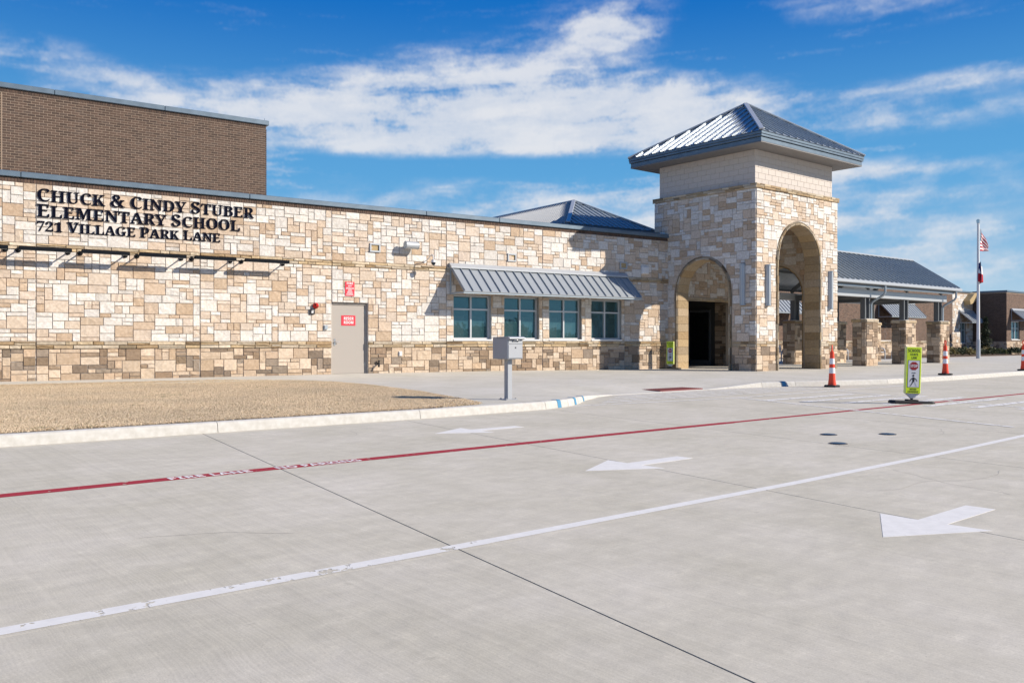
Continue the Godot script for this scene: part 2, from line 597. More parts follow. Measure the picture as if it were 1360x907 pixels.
func arch_ring(parent: Node3D, fr: Transform3D, cx: float, r: float, spring: float, y0: float, thick: float, trim := true) -> void:
	# the blocks that line the opening through the wall, and the rough rim on its face
	var path: Array = []       # [point on the opening, outward direction] pairs cut into block lengths
	var jamb := spring - y0
	var nj := int(round(jamb / 0.29))
	var na := int(round(PI * r / 0.30))
	var cuts: Array = []
	for i in nj: cuts.append([0, y0 + jamb * i / nj, y0 + jamb * (i + 1) / nj])
	for i in na: cuts.append([1, PI * i / na, PI * (i + 1) / na])
	for i in nj: cuts.append([2, spring - jamb * i / nj, spring - jamb * (i + 1) / nj])
	var at := func(k: int, t: float, rad: float) -> Vector2:
		if k == 0: return Vector2(cx + rad, t)
		if k == 2: return Vector2(cx - rad, t)
		return Vector2(cx + cos(t) * rad, spring + sin(t) * rad)
	for c: Array in cuts:
		var g := 0.004 / (r if c[0] == 1 else 1.0)
		var d := signf(c[2] - c[1]) * g
		var s := Shape.new()
		s.col = Color(.40, .29, .16).lerp(pick_ledge(), 0.45) * rng.randf_range(0.75, 1.1)
		var a: Vector2 = at.call(c[0], c[1] + d, r)
		var b: Vector2 = at.call(c[0], c[2] - d, r)
		var e: Vector2 = at.call(c[0], c[2] - d, r + 0.1)
		var f: Vector2 = at.call(c[0], c[1] + d, r + 0.1)
		var mid := (a + b) / 2.0
		s.prism(PackedVector2Array([a - mid, b - mid, e - mid, f - mid]), Transform3D(), -thick + 0.003, 0.014 + rng.randf() * 0.006, 0.012)
		obj("arch_stone", s, M.stone, parent, fr * Transform3D(Basis(), Vector3(mid.x, mid.y, 0)))
		if trim:
			for k in 2:
				var s2 := Shape.new()
				s2.col = pick_ledge() * (rng.randf_range(0.35, 0.75) if k == 1 else rng.randf_range(0.7, 1.0))
				var r0 := r + 0.02 + 0.06 * k
				var r1 := r0 + (0.055 if k == 0 else 0.05)
				var off := rng.randf_range(-0.006, 0.006)
				a = at.call(c[0], c[1] + d, r0 + off) - mid
				b = at.call(c[0], c[2] - d, r0 + rng.randf_range(-0.006, 0.006)) - mid
				e = at.call(c[0], c[2] - d, r1 + rng.randf_range(-0.006, 0.006)) - mid
				f = at.call(c[0], c[1] + d, r1 + off) - mid
				s2.prism(PackedVector2Array([a, b, e, f]), Transform3D(), 0.0215, 0.05 + rng.randf() * 0.02 - 0.016 * k, 0.008)
				obj("rim_stone", s2, M.stone, parent, fr * Transform3D(Basis(), Vector3(mid.x, mid.y, 0)))

func awning(parent: Node3D, fr: Transform3D, w: float, out: float, drop: float, pitch: float, m: Material) -> void:
	# sloping standing-seam metal roof with a flashing at the wall, side brackets and a soffit frame
	var aw := Node3D.new()
	aw.name = "awning" if not parent.has_node("awning") else "awning_%03d" % parent.get_child_count()
	parent.add_child(aw, true)
	aw.transform = fr
	var s := Shape.new()
	s.quad(Vector3(0, -drop, out), Vector3(w, -drop, out), Vector3(w, 0, 0.08), Vector3(0, 0, 0.08))
	s.quad(Vector3(0, -0.03, 0.06), Vector3(w, -0.03, 0.06), Vector3(w, -drop - 0.025, out - 0.01), Vector3(0, -drop - 0.025, out - 0.01))
	s.quad(Vector3(0, -drop - 0.025, out - 0.01), Vector3(w, -drop - 0.025, out - 0.01), Vector3(w, -drop, out), Vector3(0, -drop, out))
	s.quad(Vector3(0, -0.03, 0.06), Vector3(0, -drop - 0.025, out - 0.01), Vector3(0, -drop, out), Vector3(0, 0, 0.08))
	s.quad(Vector3(w, -drop - 0.025, out - 0.01), Vector3(w, -0.03, 0.06), Vector3(w, 0, 0.08), Vector3(w, -drop, out))
	obj("pan", s, m, aw)
	seam_roof(aw, Vector3(0, -drop, out), Vector3(w, -drop, out), Vector3(0, 0, 0.08), Vector3(w, 0, 0.08), pitch, m, true, 0.03, 0.045)
	var fl := Shape.new()
	fl.prism(PackedVector2Array([Vector2(0, 0.13), Vector2(0.05, 0.13), Vector2(0.17, 0.02), Vector2(0.17, -0.03), Vector2(0.0, -0.03)]), Transform3D(Basis(Vector3.BACK, Vector3.UP, Vector3.LEFT), Vector3(0, 0, 0.012)), -w - 0.02, 0.02)
	obj("flashing", fl, M.metal_light, aw)
	for x in [0.03, w / 2, w - 0.03]:
		bar(aw, "bracket", Vector3(x, -drop - 0.04, out - 0.05), Vector3(x, -drop - 0.04, 0.02), 0.04, 0.05, M.metal)
	bar(aw, "bracket", Vector3(0.03, -drop, 0.05), Vector3(0.03, -0.03, 0.05), 0.04, 0.04, M.metal)
	bar(aw, "bracket", Vector3(w - 0.03, -drop, 0.05), Vector3(w - 0.03, -0.03, 0.05), 0.04, 0.04, M.metal)
	bar(aw, "edge_beam", Vector3(0, -drop - 0.045, out - 0.05), Vector3(w, -drop - 0.045, out - 0.05), 0.05, 0.05, M.metal)

# ------------------------------------------------------------------ the scene
func _ready() -> void:
	rng.seed = 721
	var cam := Camera3D.new()
	cam.name = "camera"
	cam.fov = 43.04
	cam.near = 0.05
	cam.far = 4000.0
	add_child(cam)
	cam.position = CAM
	cam.rotation = Vector3(0, -deg_to_rad(39.411), 0)
	cam.current = true
	sky()
	var sun := DirectionalLight3D.new()
	sun.name = "sun"
	add_child(sun)
	var az := deg_to_rad(SUN_AZ)
	var el := deg_to_rad(SUN_EL)
	sun.look_at_from_position(Vector3.ZERO, -Vector3(cos(el) * sin(az), sin(el), cos(el) * cos(az)))
	sun.light_energy = 1.6
	sun.light_color = Color(1.0, 0.955, 0.89)
	sun.light_angular_distance = 0.5
	sun.shadow_enabled = true
	WING = Transform3D(Basis(Vector3.UP, -deg_to_rad(4.859)), Vector3(3.656, 0, -23.575))
	materials()
	ground()
	school_wing()
	back_block()
	hip_pavilion()
	tower()
	walkway()
	far_building()
	wall_fittings()
	street_things()
	planting()

func sky() -> void:
	var W := 4096
	var H := 2048
	var wisp := FastNoiseLite.new()
	wisp.seed = 11
	wisp.noise_type = FastNoiseLite.TYPE_SIMPLEX_SMOOTH
	wisp.fractal_octaves = 7
	wisp.frequency = 1.0
	wisp.fractal_gain = 0.64
	wisp.domain_warp_enabled = true
	wisp.domain_warp_amplitude = 0.35
	wisp.domain_warp_frequency = 0.9
	var broad := FastNoiseLite.new()
	broad.seed = 5
	broad.noise_type = FastNoiseLite.TYPE_SIMPLEX_SMOOTH
	broad.fractal_octaves = 3
	broad.frequency = 0.35
	# cloud banks: azimuth and elevation in degrees (azimuth from -Z towards +X), half sizes, weight
	var banks := [[37.0, 15.2, 14.5, 3.1, 1.05], [46.0, 19.6, 3.8, 2.0, 0.85], [30.0, 13.0, 9.0, 2.0, 0.7], [45.0, 13.5, 9.0, 2.4, 0.75], [41.0, 9.0, 17.0, 1.4, 0.5], [36.0, 7.0, 14.0, 1.5, 0.5],
		[62.0, 13.2, 11.0, 1.3, 0.55], [61.0, 10.3, 8.0, 0.7, 0.5], [62.0, 19.5, 7.0, 1.8, 0.40], [38.0, 11.4, 17.0, 0.7, -0.45], [53.0, 17.8, 5.0, 1.6, -0.5], [22.0, 18.5, 8.0, 2.0, -0.6], [67.5, 15.0, 5.0, 0.7, 0.45], [9.5, 16.2, 5.0, 1.4, 0.45], [17.0, 14.2, 8.0, 1.6, 0.42], [52.0, 15.5, 5.0, 1.3, 0.3], [64.0, 4.5, 14.0, 2.4, 0.55], [58.0, 7.8, 12.0, 1.9, 0.55],
		[120.0, 16.0, 16.0, 4.0, 0.7], [150.0, 24.0, 20.0, 5.0, 0.6], [195.0, 15.0, 22.0, 4.0, 0.75], [240.0, 20.0, 18.0, 5.0, 0.65], [285.0, 13.0, 20.0, 3.5, 0.7], [325.0, 22.0, 16.0, 5.0, 0.6], [90.0, 9.0, 16.0, 2.0, 0.5], [175.0, 8.0, 20.0, 2.0, 0.6], [230.0, 8.0, 18.0, 2.0, 0.5], [300.0, 35.0, 20.0, 6.0, 0.5], [60.0, 42.0, 20.0, 7.0, 0.4]]
	var data := PackedFloat32Array()
	data.resize(W * H * 3)
	var y := 0
	while y < H:
		var e := (0.5 - (y + 0.5) / H) * PI
		var ed := rad_to_deg(e)
		var step_y := 1 if ed > -0.5 and ed < 26.0 else 4
		var base := Vector3(.17, .42, .74)
		if ed > 0.0:
			var t := clampf(ed / 25.0, 0.0, 1.0)
			base = Vector3(.50, .78, .98).lerp(Vector3(.15, .50, .92), smoothstep(0.0, 0.45, t)).lerp(Vector3(.003, .185, .68), smoothstep(0.34, 0.95, t))
			base = base.lerp(Vector3(.003, .075, .34), smoothstep(25.0, 80.0, ed))
		var x := 0
		while x < W:
			var c := base
			var step := 1 if x < W * 75 / 360 and step_y == 1 else 4
			if ed > -0.5:
				var a := (x + 0.5) / W * TAU
				var ad := rad_to_deg(a)
				var m := 0.0
				for b in banks:
					var dx: float = absf(ad - b[0])
					if dx > 180.0: dx = 360.0 - dx
					if dx > b[2] * 2.2: continue
					var q: float = pow(dx / b[2], 2.0) + pow((ed - b[1]) / (b[3] * (0.75 if ed < b[1] else 1.1)), 2.0)
					if q < 5.0: m += b[4] * exp(-q)
				var w := sin(a) * 3.0        # keeps the noise from breaking where the circle closes
				var bil := wisp.get_noise_3d(ad * 0.15, ed * 0.27, w)
				var dia := wisp.get_noise_3d((ad + ed * 1.2) * 0.085 + 31.0, (ed - ad * 0.10) * 0.60, w)
				var lay_ := wisp.get_noise_3d(ad * 0.028 + 9.0, ed * 0.42 - ad * 0.012, w + 5.0)
				var dens := smoothstep(0.12, 1.15, m * (1.10 + 1.15 * bil + 0.95 * dia))
				var thin := smoothstep(0.05, 0.62, lay_ + 0.5 * dia + 0.25 * m - 0.10) * 0.55 * smoothstep(24.0, 12.0, ed)
				dens = 1.0 - (1.0 - dens * 0.88) * (1.0 - thin)
				dens = maxf(dens, 0.25 * smoothstep(8.0, 0.0, ed))
				var white := Vector3(1.0, 1.02, 1.07).lerp(Vector3(.70, .80, .97), clampf(0.45 - bil * 1.0 - dia * 0.8, 0.0, 1.0) * 0.85)
				c = c.lerp(white, clampf(dens, 0.0, 0.96))
			for yy in step_y:
				if y + yy >= H: break
				var o := ((y + yy) * W + x) * 3
				for xx in step:
					if x + xx >= W: break
					data[o] = c.x; data[o + 1] = c.y; data[o + 2] = c.z
					o += 3
			x += step
		y += step_y
	var im := Image.create_from_data(W, H, false, Image.FORMAT_RGBF, data.to_byte_array())
	var pm := PanoramaSkyMaterial.new()
	pm.panorama = ImageTexture.create_from_image(im)
	var env := Environment.new()
	env.background_mode = Environment.BG_SKY
	env.sky = Sky.new()
	env.sky.sky_material = pm
	env.background_energy_multiplier = 0.57
	env.tonemap_mode = Environment.TONE_MAPPER_LINEAR
	env.tonemap_exposure = 1.38
	env.sdfgi_enabled = true
	env.ssao_enabled = true
	env.ssil_enabled = true
	var we := WorldEnvironment.new()
	we.name = "world_environment"
	we.environment = env
	add_child(we)

func materials() -> void:
	M.grain = noise_tex(0.03, Color(.80, .79, .78), Color(1, 1, 1), 3, 5)
	var fine := noise_tex(0.08, Color(.35, .35, .35), Color(1, 1, 1), 4, 4)
	var rough := noise_tex(0.02, Color.BLACK, Color.WHITE, 8, 5)
	mat("stone", Color(1, 1, 1), 0.92, 0.0, noise_tex(0.02, Color(.86, .84, .815), Color(1.0, 1.0, 1.0), 21, 6), 0.9, rough, 0.5, true)
	mat("mortar", Color(.60, .575, .54), 0.95, 0.0, M.grain, 2.0)
	mat("mortar_tan", Color(.55, .48, .39), 0.95, 0.0, M.grain, 2.0)
	mat("brickvc", Color(1, 1, 1), 0.88, 0.0, M.grain, 3.0, null, 0.0, true)
	mat("brick_mortar", Color(.35, .275, .215), 0.95, 0.0, M.grain, 2.0)
	mat("block", Color(.69, .64, .60), 0.92, 0.0, M.grain, 2.2, fine, 0.15)
	mat("metal", Color(.34, .40, .45), 0.40, 0.25)
	mat("awning_metal", Color(.33, .36, .385), 0.36, 0.2)
	mat("roof_metal", Color(.37, .42, .455), 0.30, 0.3, noise_tex(0.012, Color(.86, .87, .88), Color(1, 1, 1), 51, 3), 0.6)
	mat("metal_light", Color(.42, .445, .47), 0.38, 0.25)
	mat("coping", Color(.135, .19, .245), 0.42, 0.25, noise_tex(0.010, Color(.86, .87, .88), Color(1, 1, 1), 52, 3), 0.5)
	mat("steel_dark", Color(.008, .010, .014), 0.7, 0.0).metallic_specular = 0.2
	mat("post", Color(.12, .13, .14), 0.5, 0.2)
	mat("frame", Color(.52, .54, .56), 0.38, 0.35)
	mat("sill", Color(.74, .73, .71), 0.6)
	mat("door", Color(.345, .315, .285), 0.5, 0.0)
	mat("chrome", Color(.6, .6, .6), 0.25, 0.9)
	mat("black", Color(.012, .012, .018), 0.45)
	mat("rubber", Color(.02, .02, .02), 0.8)
	mat("letter", Color(.004, .005, .013), 0.8).metallic_specular = 0.12
	mat("white", Color(.75, .75, .75), 0.6)
	mat("offwhite", Color(.66, .66, .66), 0.5)
	mat("red_sign", Color(.62, .015, .04), 0.5)
	mat("stop_red", Color(.30, .010, .016), 0.5)
	mat("red_gloss", Color(.55, .012, .012), 0.25)
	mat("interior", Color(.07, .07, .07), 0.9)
	mat("blind", Color(.80, .82, .74), 0.8)
	mat("soffit", Color(.20, .19, .185), 0.7)
	mat("cone_orange", Color(.78, .055, .018), 0.5)
	mat("cone_white", Color(.80, .80, .82), 0.4)
	mat("lime", Color(.62, .80, .015), 0.45)
	mat("lime_side", Color(.74, .82, .30), 0.45)
	mat("mailbox", Color(.33, .35, .38), 0.5, 0.15)
	mat("box_tan", Color(.5, .38, .2), 0.9, 0.0, M.grain, 2.0)
	mat("dark_glass", Color(.008, .010, .012), 0.05)
	var g := mat("glass", Color(.085, .215, .255), 0.015, 0.62)
	g.transparency = BaseMaterial3D.TRANSPARENCY_ALPHA
	g.albedo_color.a = 0.04
	# ground surfaces
	mat("concrete", Color(.69, .65, .56), 0.9, 0.0, concrete_tex(), 0.14, fine, 0.25)
	mat("walk", Color(.68, .655, .595), 0.9, 0.0, concrete_tex(), 0.13, fine, 0.15)
	mat("kerb", Color(.54, .535, .515), 0.9, 0.0, noise_tex(0.02, Color(.88, .87, .85), Color(1, 1, 1), 61, 5), 0.8, fine, 0.15)
	mat("crack", Color(.32, .30, .27), 0.95)
	mat("joint", Color(.10, .095, .09), 0.95)
	mat("soil", Color(.50, .395, .275), 1.0, 0.0, noise_tex(0.03, Color(.55, .52, .5), Color(1, 1, 1), 71, 5), 0.8)
	mat("field", Color(.24, .20, .12), 1.0, 0.0, noise_tex(0.02, Color(.6, .6, .55), Color(1, 1, 1), 72, 5), 0.02)
	mat("mulch", Color(.20, .125, .075), 1.0, 0.0, noise_tex(0.08, Color(.4, .4, .4), Color(1, 1, 1), 73, 4), 0.9)
	worn("paint_white", Color(.75, .74, .715), 0.70, 91)
	worn("paint_line", Color(.75, .74, .715), 0.86, 97)
	worn("paint_faint", Color(.80, .79, .77), 0.66, 92)
	worn("paint_red", Color(.36, .012, .030), 0.78, 93)
	worn("paint_arrow", Color(.75, .74, .715), 0.86, 95)
	mat("paint_blue", Color(.05, .21, .36), 0.7)
	mat("dome_red", Color(.20, .05, .045), 0.85)
	mat("lid", Color(.02, .06, .12), 0.5, 0.2)

func concrete_tex() -> Texture2D:
	if M.has("concrete_tex"): return M.concrete_tex
	# broom-finished concrete: soft blotches, broom lines, grain, small pits and stains
	var N := 2048
	var n := FastNoiseLite.new()
	n.seed = 33
	n.frequency = 0.0042
	n.fractal_octaves = 7
	n.fractal_gain = 0.62
	var a := n.get_seamless_image(1024, 1024, false, false, 0.1, true)
	a.convert(Image.FORMAT_L8)
	var big := a.get_data()
	n.seed = 34
	n.frequency = 0.02
	n.fractal_octaves = 5
	var b := n.get_seamless_image(1024, 1024, false, false, 0.1, true)
	b.convert(Image.FORMAT_L8)
	var mid := b.get_data()
	var r := RandomNumberGenerator.new()
	r.seed = 9
	var line := PackedFloat32Array()
	for i in N: line.append(r.randf() - 0.5)
	var grain := PackedFloat32Array()
	for i in 4096: grain.append((r.randf() - 0.5) * 0.07 - (0.14 if r.randf() < 0.004 else 0.0))
	var out := PackedByteArray()
	out.resize(N * N * 3)
	var o := 0
	for y in N:
		var g := r.randi() % 4096
		for x in N:
			var t := big[(y >> 1) * 1024 + (x >> 1)] / 255.0
			var u := mid[((y * 2) % N >> 1) * 1024 + (x >> 1)] / 255.0       # stretched along the drive
			var v := 0.89 + 0.09 * (t - 0.5) + 0.07 * (u - 0.5) + 0.05 * line[(x + int(20.0 * t)) % N] + grain[(g + x) & 4095]
			if u > 0.74: v -= (u - 0.80) * 0.5
			out[o] = int(clampf(v, 0, 1) * 255.0)
			out[o + 1] = int(clampf(v * 0.996, 0, 1) * 255.0)
			out[o + 2] = int(clampf(v * (0.965 + 0.03 * t), 0, 1) * 255.0)
			o += 3
	M.concrete_tex = ImageTexture.create_from_image(Image.create_from_data(N, N, false, Image.FORMAT_RGB8, out))
	return M.concrete_tex

func worn(called: String, c: Color, keep: float, seed_: int) -> void:
	# road paint with chips missing: alpha from noise
	var n := FastNoiseLite.new()
	n.seed = seed_
	n.frequency = 0.030
	n.fractal_octaves = 6
	n.fractal_gain = 0.68
	var im := n.get_seamless_image(512, 512, false, false, 0.1, true)
	var out := Image.create_empty(512, 512, false, Image.FORMAT_RGBA8)
	for y in 512:
		for x in 512:
			var t := im.get_pixel(x, y).r
			out.set_pixel(x, y, Color(0.93 + 0.07 * t, 0.93 + 0.07 * t, 0.93 + 0.07 * t, 1.0 if t < keep else 0.0))
	var m := mat(called, c, 0.95, 0.0, ImageTexture.create_from_image(out), 0.45)
	m.transparency = BaseMaterial3D.TRANSPARENCY_ALPHA_SCISSOR
	m.alpha_scissor_threshold = 0.5

func strip(parent: Node, called: String, pts: Array, w: float, y: float, m: Material, kind := "") -> MeshInstance3D:
	var s := Shape.new()
	for i in pts.size() - 1:
		var a: Vector2 = pts[i]
		var b: Vector2 = pts[i + 1]
		var o := (b - a).normalized().orthogonal() * w / 2.0
		var q: Array = [a + o, a - o, b - o, b + o]
		if (q[1] - q[0]).cross(q[2] - q[0]) > 0: q.reverse()
		s.quad(Vector3(q[0].x, y, q[0].y), Vector3(q[1].x, y, q[1].y), Vector3(q[2].x, y, q[2].y), Vector3(q[3].x, y, q[3].y))
	return obj(called, s, m, parent, Transform3D(), kind)

func ground() -> void:
	var s := Shape.new()
	s.quad(Vector3(-1500, -0.06, 1500), Vector3(1500, -0.06, 1500), Vector3(1500, -0.06, -1500), Vector3(-1500, -0.06, -1500))
	struct("ground", s, M.field)
	# the concrete drive: slabs with open joints over a dark bed
	var drive := Node3D.new()
	drive.name = "road"
	add_child(drive)
	drive.set_meta("kind", "structure")
	s = Shape.new()
	s.box(Vector3(-62, -0.05, -14), Vector3(96, -0.003, 26))
	obj("road_bed", s, M.joint, drive)
	M.concrete.vertex_color_use_as_albedo = true
	var rows := [-13.6, -3.79, 3.2, 10.2, 25.5]
	for k in range(-21, 32):
		for r in 4:
			var q := PackedVector2Array()
			for e in [[0, 0], [1, 0], [1, 1], [0, 1]]:
				var z: float = rows[r + e[1]] + (0.0012 if e[1] == 0 else -0.0012)
				var x: float = 2.44 + 2.9 * (k + e[0]) - 0.153 * (z + 1.7) + (0.005 if e[0] == 0 else -0.005)
				q.append(Vector2(clampf(x, -61, 95), -z))
			s = Shape.new()
			s.col = Color.WHITE * rng.randf_range(0.95, 1.02)
			s.prism(q, Transform3D(Basis(Vector3.RIGHT, Vector3.FORWARD, Vector3.UP), Vector3.ZERO), -0.004, 0.0)
			if s.v.size() > 0: obj("slab", s, M.concrete, drive)
	# hairline cracks and oil drips
	var r9 := RandomNumberGenerator.new()
	r9.seed = 44
	for e in [[6.3, -3.3, 0.5, 1.9], [6.9, -2.6, -0.9, 1.2], [8.6, -5.0, 0.2, 1.6], [4.4, -8.9, 0.1, 1.3], [10.6, -4.8, -0.3, 2.2], [2.2, -8.8, 0.3, 0.9], [7.6, -9.3, -0.2, 1.8], [1.5, -5.2, 0.4, 0.8]]:
		var p := Vector2(e[0], e[1])
		var ang: float = e[2]
		var trail: Array = [p]
		var L := 0.0
		while L < e[3]:
			ang += r9.randf_range(-0.35, 0.35)
			var st := r9.randf_range(0.05, 0.14)
			p += Vector2.from_angle(ang) * st
			L += st
			trail.append(p)
		strip(drive, "crack", trail, 0.0035, 0.0012, M.crack)
	# kerb in sections
	var kerb := Node3D.new()
	kerb.name = "kerb"
	add_child(kerb)
	kerb.set_meta("kind", "structure")
	var pts: Array = []
	for i in CURB.size() - 1:
		var n := int(ceil((CURB[i + 1][0] - CURB[i][0]) / 3.05))
		for j in n: pts.append(CURB[i][0] + (CURB[i + 1][0] - CURB[i][0]) * j / n)
	pts.append(CURB[-1][0])
	for i in pts.size() - 1:
		s = Shape.new()
		var g := 0.004
		var A: Array = kerb_profile(pts[i] + g)
		var B: Array = kerb_profile(pts[i + 1] - g)
		for k in A.size() - 1: s.quad(A[k], B[k], B[k + 1], A[k + 1])
		for k in range(1, A.size() - 1):
			s.tri(A[0], A[k], A[k + 1])
			s.tri(B[0], B[k + 1], B[k])
		if s.v.size(): obj("kerb_section", s, M.kerb, kerb)
	# the walk and plaza between the kerb and the building
	s = Shape.new()
	var xs: Array = []
	var x := -60.0
	while x < 94.0:
		xs.append(x)
		x += 0.35 if x > 8.5 and x < 22 else 2.0
	xs.append(94.0)
	for i in xs.size() - 1:
		for k in 16:
			var q: Array = []
			for e in [[0, 0], [1, 0], [1, 1], [0, 1]]:
				var px: float = xs[i + e[0]]
				var cz := curb_at(px).x - 0.155
				var t: float = pow((k + e[1]) / 16.0, 1.6)
				var z := lerpf(cz, -34.0, t)
				q.append(Vector3(px, plaza_h(px, z) - 0.004, z))
			s.quad(q[0], q[1], q[2], q[3])
	struct("sidewalk", s, M.walk)
	# dry lawn
	var lawn := PackedVector2Array([Vector2(-30, -10.78), Vector2(7.0, -10.8), Vector2(8.3, -10.98), Vector2(8.55, -11.2), Vector2(8.95, -12.4), Vector2(9.55, -14.5), Vector2(10.1, -17.5), Vector2(10.15, -19.4), Vector2(9.9, -20.4), Vector2(9.2, -21.2), Vector2(8.2, -21.55), Vector2(5.7, -21.85), Vector2(-30, -24.8)])
	s = Shape.new()
	x = -30.0
	while x < 11.0:
		var z := -25.0
		while z < -10.5:
			var cell := PackedVector2Array([Vector2(x, z), Vector2(x + 0.8, z), Vector2(x + 0.8, z + 0.8), Vector2(x, z + 0.8)])
			for piece in Geometry2D.intersect_polygons(cell, lawn):
				var idx := Geometry2D.triangulate_polygon(piece)
				for q in range(0, idx.size(), 3):
					var v: Array = []
					for w in 3:
						var p: Vector2 = piece[idx[q + w]]
						v.append(Vector3(p.x, plaza_h(p.x, p.y) - 0.002, p.y))
					if (v[1] - v[0]).cross(v[2] - v[0]).y > 0: s.tri(v[0], v[1], v[2])
					else: s.tri(v[0], v[2], v[1])
			z += 0.8
		x += 0.8
	struct("lawn", s, M.soil)
	var rim: Array = []
	for i in 60: rim.append(Vector2(-22.0 + i * 0.5, -10.79))
	strip(null, "lawn_edge", rim, 0.035, 0.1335, M.mulch, "structure")
	var blade := Shape.new()
	var r2 := RandomNumberGenerator.new()
	r2.seed = 4
	for i in 9:
		var a := r2.randf() * TAU
		var d := Vector3(cos(a), 0, sin(a))
		var side := Vector3(-d.z, 0, d.x) * 0.0026
		var o := Vector3(r2.randf_range(-1, 1), 0, r2.randf_range(-1, 1)) * 0.035
		var bend := r2.randf_range(0.5, 1.5)
		var L := r2.randf_range(0.018, 0.034)
		var mid := o + d * L * 0.35 * bend + Vector3(0, L * 0.6, 0)
		var tip := o + d * L * bend + Vector3(0, L * r2.randf_range(0.55, 0.95), 0)
		blade.quad(o - side, o + side, mid + side * 0.8, mid - side * 0.8)
		blade.tri(mid - side * 0.8, mid + side * 0.8, tip)
	var mm := MultiMesh.new()
	mm.transform_format = MultiMesh.TRANSFORM_3D
	mm.use_colors = true
	mm.mesh = blade.mesh()
	var spots: Array = []
	var patch := FastNoiseLite.new()
	patch.seed = 3
	patch.frequency = 0.35
	while spots.size() < 170000:
		var p := Vector2(r2.randf_range(-7.0, 10.3), r2.randf_range(-23.6, -10.76))
		if p.x < -1.5 and r2.randf() < 0.7: continue
		if Geometry2D.is_point_in_polygon(p, lawn): spots.append(p)
	mm.instance_count = spots.size()
	for i in spots.size():
		var p: Vector2 = spots[i]
		var t := patch.get_noise_2d(p.x, p.y)
		var k := r2.randf_range(0.8, 1.25) * (1.0 + 0.2 * t)
		mm.set_instance_transform(i, Transform3D(Basis(Vector3.UP, r2.randf() * TAU).scaled(Vector3(1.2, k, 1.2)), Vector3(p.x, plaza_h(p.x, p.y) - 0.002, p.y)))
		var c := Color(.73, .585, .395).lerp(Color(.83, .69, .495), r2.randf()) * (0.95 + 0.16 * t)
		if r2.randf() < 0.03 + (0.25 if t > 0.42 else 0.0): c = Color(.34, .30, .15) if r2.randf() < 0.6 else Color(.40, .30, .18)
		mm.set_instance_color(i, c)
	var grass := MultiMeshInstance3D.new()
	grass.name = "grass"
	grass.multimesh = mm
	var gm := mat("grass", Color(1, 1, 1), 0.9, 0.0, null, 1.0, null, 0.0, true)
	gm.backlight_enabled = true
	gm.backlight = Color(.25, .25, .25)
	grass.material_override = gm
	add_child(grass)
	tag(grass, "dry tan dormant grass on the lawn strip along the building", "grass", "", "stuff")
	markings()

func kerb_profile(x: float) -> Array:
	var c := curb_at(x)
	var a := curb_at(x - 0.1)
	var b := curb_at(x + 0.1)
	var d := Vector2(0.2, b.x - a.x).normalized()
	var n := Vector2(d.y, -d.x)          # away from the road
	var h := c.y
	var out: Array = []
	for e in [[0.0, -0.02], [0.022, h * 0.72], [0.032, h * 0.9], [0.055, h], [0.158, h], [0.158, -0.02]]:
		out.append(Vector3(x + n.x * e[0], e[1], c.x + n.y * e[0]))
	return out

